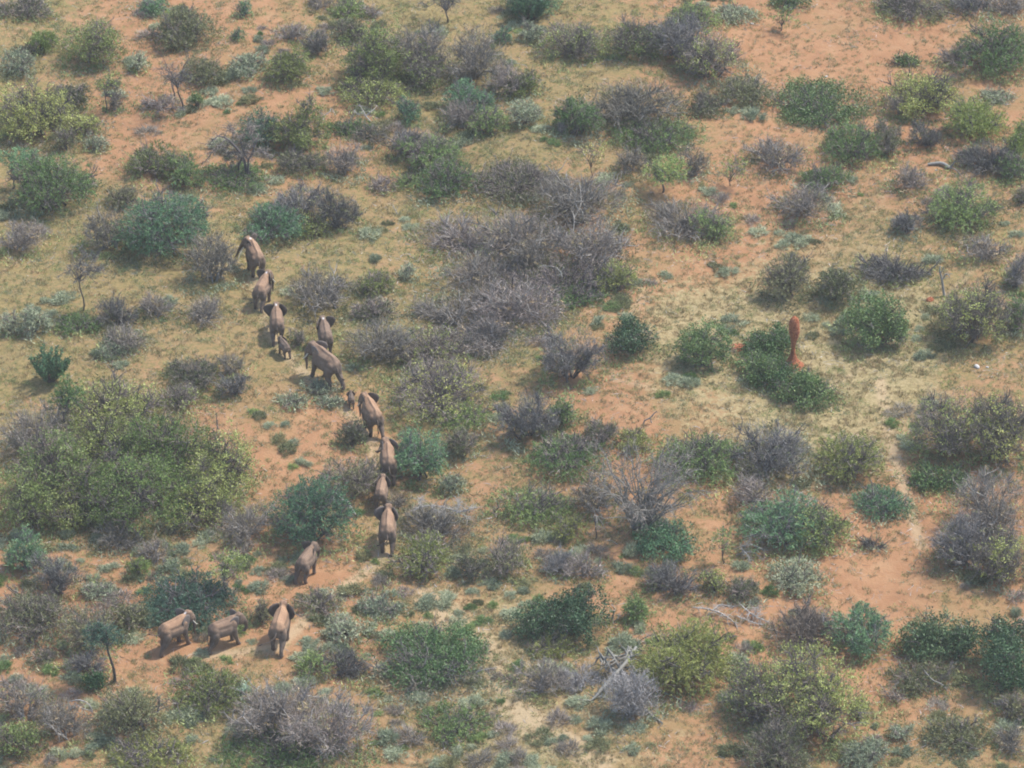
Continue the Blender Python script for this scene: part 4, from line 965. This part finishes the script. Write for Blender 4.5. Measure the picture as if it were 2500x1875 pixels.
        for side, o in ((0, 0), (1, nf)):
            for r_ in range(3):
                for j in range(m12):
                    q4 = [o + r_ * m12 + j, o + r_ * m12 + (j + 1) % m12, o + (r_ + 1) * m12 + (j + 1) % m12, o + (r_ + 1) * m12 + j]; Q.append(q4 if side == 0 else q4[::-1])
        for j in range(m12): Q.append([j, nf + j, nf + (j + 1) % m12, (j + 1) % m12])
        link('ear', mesh_from('ear', VV * kv, np.array(Q), smooth=True), M[earmat], root)
    if tusk and not calf:
        for sx in (-1, 1):
            mx = Mix(); polytube(mx, [hd((.17 * sx, 1.86, 1.62)) * kv, hd((.20 * sx, 2.02, 1.40)) * kv, hd((.20 * sx, 2.18, 1.22)) * kv, hd((.17 * sx, 2.34, 1.14)) * kv], [.045 * k, .042 * k, .034 * k, .012 * k], 8)
            link('tusk', mx.mesh('tusk', True), M['tusk'], root)
    for sx in (-1, 1):
        link('eye', mesh_from('eye', (IV * .032 + hd((.315 * sx, 1.78, 2.06))) * kv, IF, smooth=True), M['eye'], root)
    for (fx, fy, lz) in feet:
        mx = Mix()
        for an in (-50, -17, 17, 50): mx.add((IV * np.array([.045, .03, .04]) + np.array([fx + .19 * sin(R(an)), fy + .205 * cos(R(an)), lz + .07])) * kv, IF)
        link('toenails', mx.mesh('toenails', True), M['nail'], root, 'stuff')
    tl = tail or [(0, -1.40, 1.72), (0, -1.52, 1.40), (0, -1.54, 1.05), (.03, -1.52, .75)]
    mx = Mix(); tl = [np.array(q, float) * kv for q in tl]; tl[0] = np.array([0, -1.25, 1.80]) * kv; L = polytube(mx, tl, [.075 * k, .05 * k, .033 * k, .024 * k], 7); tob = link('tail', mx.mesh('tail', True), M['skin'], root)
    rng = np.random.default_rng(int(u)); P = np.repeat(L[-2:], 22, 0); D = (L[-1] - L[-3]) / np.linalg.norm(L[-1] - L[-3]) + rng.normal(size=P.shape) * .16
    V, F = blades(P, D, .28 * k, .03 * k, rng); link('tail_tuft', mesh_from('tail_tuft', V, F), M['tuft'], tob, 'stuff')
    ELE.append((p[0], p[1], S)); return root
ELE = []
G_ = ((0, -1.40, 1.72),)
elephant('lead elephant with head turned left and stick in its trunk, dusty orange back', 552, 590, -17, 2.75, head_yaw=-50, trunk='fwd', ears=(35, 85), legs=(-.05, .3, .3, -.25), dust=.75, nape_glint=1)
elephant('second elephant from the front, trunk hanging right, ears out, white highlight painted on neck', 568, 658, 16, 2.5, head_yaw=22, trunk='down', ears=(80, 45), legs=(.3, -.1, -.05, -.6), tail=G_ + ((.0, -1.6, 1.4), (-.1, -1.62, 1.15), (-.5, -1.6, .95)), dust=.7, nape_glint=.9)
elephant('third elephant from the front, dark left ear spread wide, ahead of the calf', 599, 729, -4, 2.5, trunk='down', ears=(85, 50), legs=(.1, .3, -.62, .2), dust=.55, nape_glint=1)
elephant('grey calf walking alone behind the third elephant', 615, 769, -28, 1.35, trunk='curl', ears=(30, 30), legs=(.2, -.2, .1, -.3), dust=.1, calf=True, earmat='ear')
elephant('elephant with dark right ear flared, just ahead of the large mid-line adult', 703, 757, -8, 2.45, head_yaw=-14, trunk='down', ears=(40, 80), legs=(.2, -.2, -.2, .2), dust=.3, nape_glint=1)
elephant('largest elephant, striding left with long trunk forward, beside two calves', 705, 826, -38, 3.05, head_yaw=-26, trunk='down', ears=(22, 30), legs=(.45, -.15, .0, -.7), dust=.45, earmat='earl', tail=G_ + ((.06, -1.55, 1.35), (.2, -1.6, 1.0), (.35, -1.62, .85)))
elephant('smallest calf trotting right behind the largest elephant', 759, 877, -5, 1.0, trunk='curl', ears=(55, 45), legs=(.2, -.1, -.1, -.3), dust=.05, calf=True)
elephant('orange-backed elephant following the smallest calf, head low to the left', 804, 932, -20, 2.75, head_yaw=-25, trunk='down', ears=(25, 40), legs=(-.1, .25, .2, -.75), dust=.95)
elephant('tan elephant with tail curled to the right and trunk stretched ahead', 839, 1032, -4, 2.75, head_yaw=-28, trunk='reach', ears=(25, 22), legs=(.2, -.2, .1, -.2), dust=.75, earmat='earl', tail=G_ + ((.05, -1.62, 1.35), (.3, -1.66, 1.05), (.85, -1.66, .98)))
elephant('young tan elephant with tail straight down, between two larger ones in the column', 824, 1093, 6, 2.15, trunk='down', ears=(18, 38), legs=(.2, -.2, -.3, .15), dust=.55, earmat='ear', tusk=False)
elephant('hindmost elephant of the column, both ears spread, tail flicked left', 838, 1180, 1, 2.8, head_yaw=4, trunk='down', ears=(62, 35), legs=(.2, -.2, .0, -.5), dust=.7, tail=G_ + ((.05, -1.62, 1.45), (-.1, -1.66, 1.25), (-.55, -1.66, 1.08)), earmat='earl')
elephant('lone elephant trailing the column, trunk curled at its right side', 663, 1246, 24, 2.35, head_yaw=14, trunk='curl', ears=(78, 22), legs=(.25, -.1, -.65, -.1), dust=.4, tail=G_ + ((-.05, -1.62, 1.35), (-.3, -1.7, 1.1), (-.75, -1.7, 1.15)), tusk=False)
elephant('left one of two sideways elephants, white tusk showing, orange patch on its flank', 377, 1398, 50, 2.6, trunk='down', ears=(75, 12), legs=(-.1, .3, .15, -.65), dust=1.0, nape_glint=.9, earmat='earl', tail=G_ + ((0, -1.6, 1.6), (-.2, -1.85, 1.65), (-.3, -2.1, 1.75)))
elephant('right one of two sideways elephants, trunk curled under its chin', 484, 1396, 58, 2.5, head_yaw=12, trunk='curl', ears=(70, 10), legs=(.2, .35, .0, -.6), dust=.55, earmat='earl', tusk=False)
elephant('elephant with bright orange back and tail stretched out left, lowest in the photo', 606, 1392, 9, 2.8, trunk='down', ears=(55, 50), legs=(.2, -.2, .15, -.7), dust=1.0, tail=G_ + ((-.1, -1.65, 1.45), (-.5, -1.85, 1.25), (-1.0, -2.0, 1.1)))
# the stick the lead elephant carries
mx = Mix(); a0 = at(527, 533, 1.0); pts = [a0, at(519, 548, .75), at(515, 562, .4)]; polytube(mx, [q - a0 for q in pts], [.035, .03, .02], 5); sub_branches(mx, np.array([q - a0 for q in pts]), .015, 3, .4, np.random.default_rng(3), tw=-9)
ob = link('stick', mx.mesh('stick', True), M['dead']); ob.location = a0; tag(ob, 'pale stick dangling from the trunk of the lead elephant', 'stick')
# ---------------------------------------------------------------- herb tufts, grass
rng = np.random.default_rng(5)
BA = np.array(BUSHES); EA = np.array(ELE)
def free(x, y, pad=.75):
    q = ((x[:, None] - BA[None, :, 0]) / (BA[None, :, 2] * pad)) ** 2 + ((y[:, None] - BA[None, :, 1]) / (BA[None, :, 3] * pad)) ** 2
    e = np.hypot(x[:, None] - EA[None, :, 0], y[:, None] - EA[None, :, 1]) / (EA[None, :, 2] * .62)
    return (q.min(1) > 1) & (e.min(1) > 1)
def tuft_mesh(seed, mat, n=1100, blade=.30, w=.065, h=.7, r=.95):
    g = np.random.default_rng(seed); k = 22; a = g.uniform(0, 2 * pi, k); q = np.sqrt(g.uniform(0, 1, k)) * r
    C = np.c_[np.cos(a) * q, np.sin(a) * q, h * (1 - .6 * (q / r) ** 2) * g.uniform(.3, 1, k)]
    i = g.integers(0, k, n); P = C[i] + g.normal(0, .17, (n, 3)); P[:, 2] = np.abs(P[:, 2])
    D = P * np.array([.8, .8, .6]) + np.array([0, 0, .5]) + g.normal(0, .5, (n, 3))
    V, F = blades(P, D, blade * g.uniform(.6, 1.5, n), w * g.uniform(.7, 1.4, n), g); V[:, 2] = np.maximum(V[:, 2], 0)
    T = np.clip(g.uniform(.1, .8, k)[i] + g.normal(0, .15, n), 0, 1)
    me = mesh_from('herb_tuft', V, F, T); me.materials.append(M[mat]); return me
PT = {'sage': [tuft_mesh(10 + i, 'sage') for i in range(5)], 'olived': [tuft_mesh(30 + i, 'olived') for i in range(4)], 'twig': [tuft_mesh(40 + i, "twig", 500, .6, .045) for i in range(4)], 'green': [tuft_mesh(60 + i, 'green') for i in range(3)]}
LB = {'sage': ('pale grey-green herb tuft, one of many dotted over the ground between bushes', 'sage tufts dotted over the ground'),
      'olived': ('small dark olive herb tuft, one of many scattered between the bushes', 'dark olive tufts scattered between the bushes'),
      'twig': ('little leafless grey twig tuft, one of many scattered between the bushes', 'leafless twig tufts scattered between the bushes'),
      'green': ('small fresh green herb tuft, one of several scattered between the bushes', 'green tufts scattered between the bushes')}
cnt = 0
N = 6000; x = rng.uniform(-52, 52, N); y = rng.uniform(-66, 95, N); uu, vv = to_uv(x, y)
ok = free(x, y, .85) & (uu > -10) & (uu < 2222) & (vv > -10) & (vv < 1680); x, y, uu, vv = x[ok], y[ok], uu[ok], vv[ok]
den = .5 + .5 * np.sin(x * .35 + 1.2 * np.sin(y * .21)) * np.sin(y * .3 + np.sin(x * .27) * 1.4)
den = den ** 1.5 * 1.6 * (1 - .55 * (lookup(SAND, x, y) > .85)) + .75 * (vv > 1150) * (uu < 1300) + .2 * (vv > 1150)
kept = []
for i in np.argsort(rng.random(len(x)) - den * 1.3):
    if all((x[i] - a) ** 2 + (y[i] - b) ** 2 > .6 for a, b in kept): kept.append((x[i], y[i]))
    if len(kept) >= 560: break
quota = {'sage': 290, 'olived': 110, 'twig': 90, 'green': 70}; kinds = sum([[k] * n for k, n in quota.items()], []); rng.shuffle(kinds)
for (x_, y_), kd in zip(kept, kinds):
    me = PT[kd][int(rng.integers(0, len(PT[kd])))]; r = rng.uniform(.38, .95) * (1.0 if kd != 'green' else .8)
    nm = {'sage': 'sage_tuft', 'olived': 'herb_tuft', 'twig': 'twig_tuft', 'green': 'green_tuft'}[kd]
    o = bpy.data.objects.new(nm, me); COL.objects.link(o); o.location = (x_, y_, float(gh(x_, y_)) - .02); o.rotation_euler = (0, 0, rng.uniform(0, 6.28)); o.scale = (r * rng.uniform(.85, 1.35), r * rng.uniform(.8, 1.1), r * rng.uniform(.45, .85))
    tag(o, LB[kd][0], 'herb' if kd != 'twig' else 'twigs', LB[kd][1])

def blade_tuft(name, mat, n, h, spread, w, seed):
    g = np.random.default_rng(seed); P = np.c_[g.normal(0, spread * .4, n), g.normal(0, spread * .4, n), np.zeros(n)]
    D = np.c_[g.normal(0, .55, n), g.normal(0, .7, n), np.ones(n) * .8]
    V, F = blades(P, D, h * g.uniform(.6, 1.2, n), w, g); me = mesh_from(name, V, F, g.uniform(0, 1, n)); me.materials.append(M[mat]); return bpy.data.objects.new(name, me)
def scatter(name, protos, P, sc_, rz, label_kind='stuff'):
    col = bpy.data.collections.new(name + '_kinds')
    for q in protos: col.objects.link(q)
    me = bpy.data.meshes.new(name); me.vertices.add(len(P)); me.vertices.foreach_set('co', P.astype(np.float32).ravel())
    for nm, arr in (('sc', sc_), ('rz', rz)): a = me.attributes.new(nm, 'FLOAT', 'POINT'); a.data.foreach_set('value', arr.astype(np.float32))
    ob = link(name, me); ob['kind'] = 'stuff'
    ng = bpy.data.node_groups.new(name, 'GeometryNodeTree'); ng.interface.new_socket('Geometry', in_out='INPUT', socket_type='NodeSocketGeometry'); ng.interface.new_socket('Geometry', in_out='OUTPUT', socket_type='NodeSocketGeometry')
    N_ = ng.nodes; L_ = ng.links; gi = N_.new('NodeGroupInput'); go = N_.new('NodeGroupOutput'); ci = N_.new('GeometryNodeCollectionInfo'); ci.inputs['Collection'].default_value = col; ci.inputs['Separate Children'].default_value = True; ci.inputs['Reset Children'].default_value = True
    ip = N_.new('GeometryNodeInstanceOnPoints'); ip.inputs['Pick Instance'].default_value = True; rv = N_.new('FunctionNodeRandomValue'); rv.data_type = 'INT'; rv.inputs['Min'].default_value = 0 if 'Min' in rv.inputs else 0
    for s in rv.inputs:
        if s.type == 'INT' and s.name == 'Max': s.default_value = len(protos) - 1
    def na(nm): a = N_.new('GeometryNodeInputNamedAttribute'); a.data_type = 'FLOAT'; a.inputs[0].default_value = nm; return a.outputs[0]
    cx = N_.new('ShaderNodeCombineXYZ'); L_.new(na('rz'), cx.inputs[2])
    L_.new(gi.outputs[0], ip.inputs['Points']); L_.new(ci.outputs[0], ip.inputs['Instance']); L_.new(na('sc'), ip.inputs['Scale']); L_.new(cx.outputs[0], ip.inputs['Rotation'])
    for s in rv.outputs:
        if s.type == 'INT': L_.new(s, ip.inputs['Instance Index'])
    L_.new(ip.outputs[0], go.inputs[0]); md = ob.modifiers.new('scatter', 'NODES'); md.node_group = ng; return ob
def points(n, f, seed):
    g = np.random.default_rng(seed); x = g.uniform(-60, 60, n); y = g.uniform(-70, 105, n)
    w = np.abs(y * 0) + f(x, y); k = (g.random(n) < w) & (free(x, y, .45) | (g.random(n) < .15)); x, y = x[k], y[k]
    return np.c_[x, y, gh(x, y) - .01], g
near = lambda x, y: np.exp(-np.maximum(0, (np.sqrt(((x[:, None] - BA[None, :, 0]) / BA[None, :, 2]) ** 2 + ((y[:, None] - BA[None, :, 1]) / BA[None, :, 3]) ** 2)).min(1) - 1.0) * 2.2)
clump = lambda x, y, a, b: np.clip(.5 + .6 * np.sin(x * a + 1.7 * np.sin(y * b)) * np.sin(y * a * 1.2 + 1.3 * np.sin(x * b * .8)) + .35 * np.sin(x * a * 2.7 + y * b * 2.1) * np.sin(y * a * 3.1 - x), 0, 1)
P, g = points(200000, lambda x, y: np.clip((.05 + .14 * (1 - lookup(SAND, x, y)) + .85 * lookup(STRAW, x, y) + .22 * lookup(TURF, x, y)) * clump(x, y, .9, .6), 0, 1), 1)
scatter('dry_grass', [blade_tuft('grass_tuft', 'straw', 16, .30, .26, .038, 3 + i) for i in range(4)], P, g.uniform(.6, 1.35, len(P)), g.uniform(0, 6.28, len(P)))
P, g = points(260000, lambda x, y: np.clip((.05 + .5 * near(x, y) + .50 * lookup(TURF, x, y) + .28 * (1 - lookup(SAND, x, y))) * clump(x + 13, y + 7, .7, .45), 0, 1), 2)
scatter('ground_herbs', [blade_tuft('herb_sprig', ('herb', 'sage', 'herb', 'straw')[i], 30, .17, .45, .04, 13 + i) for i in range(4)], P, g.uniform(.5, 1.3, len(P)), g.uniform(0, 6.28, len(P)))

P, g = points(30000, lambda x, y: .04 + .5 * near(x, y), 3)
def litter(seed):
    g = np.random.default_rng(seed); n = 7; V, F = blades(np.c_[g.normal(0, .5, (n, 2)), np.full(n, .03)], np.c_[g.normal(0, 1, (n, 2)), g.uniform(0, .25, n)], g.uniform(.3, .9, n), .045, g); me = mesh_from('twig_litter', V, F, g.uniform(0, 1, n)); me.materials.append(M['twigp']); return bpy.data.objects.new('twig_litter', me)
scatter('fallen_twigs', [litter(5 + i) for i in range(4)], P, g.uniform(.4, 1.2, len(P)), g.uniform(0, 6.28, len(P)))

# ---------------------------------------------------------------- air
if HAZE > 0:
    z0, z1 = -4.0, CAM[2] + 6
    Vh = np.array([(x, y, z) for x in (-520, 520) for y in (CAM[1] - 30, 620) for z in (z0, z1)], float); Fh = np.array([[0, 1, 3, 2], [4, 6, 7, 5], [0, 4, 5, 1], [2, 3, 7, 6], [0, 2, 6, 4], [1, 5, 7, 3]])
    mh, nt, mo = new_mat('haze_air'); pv = nt.nodes.new('ShaderNodeVolumePrincipled'); pv.inputs['Color'].default_value = (.95, .95, .92, 1); pv.inputs['Density'].default_value = HAZE; pv.inputs['Anisotropy'].default_value = 0.0
    nt.links.new(pv.outputs[0], mo.inputs['Volume']); tag(link('haze', mesh_from('haze', Vh, Fh), mh), kind='stuff')
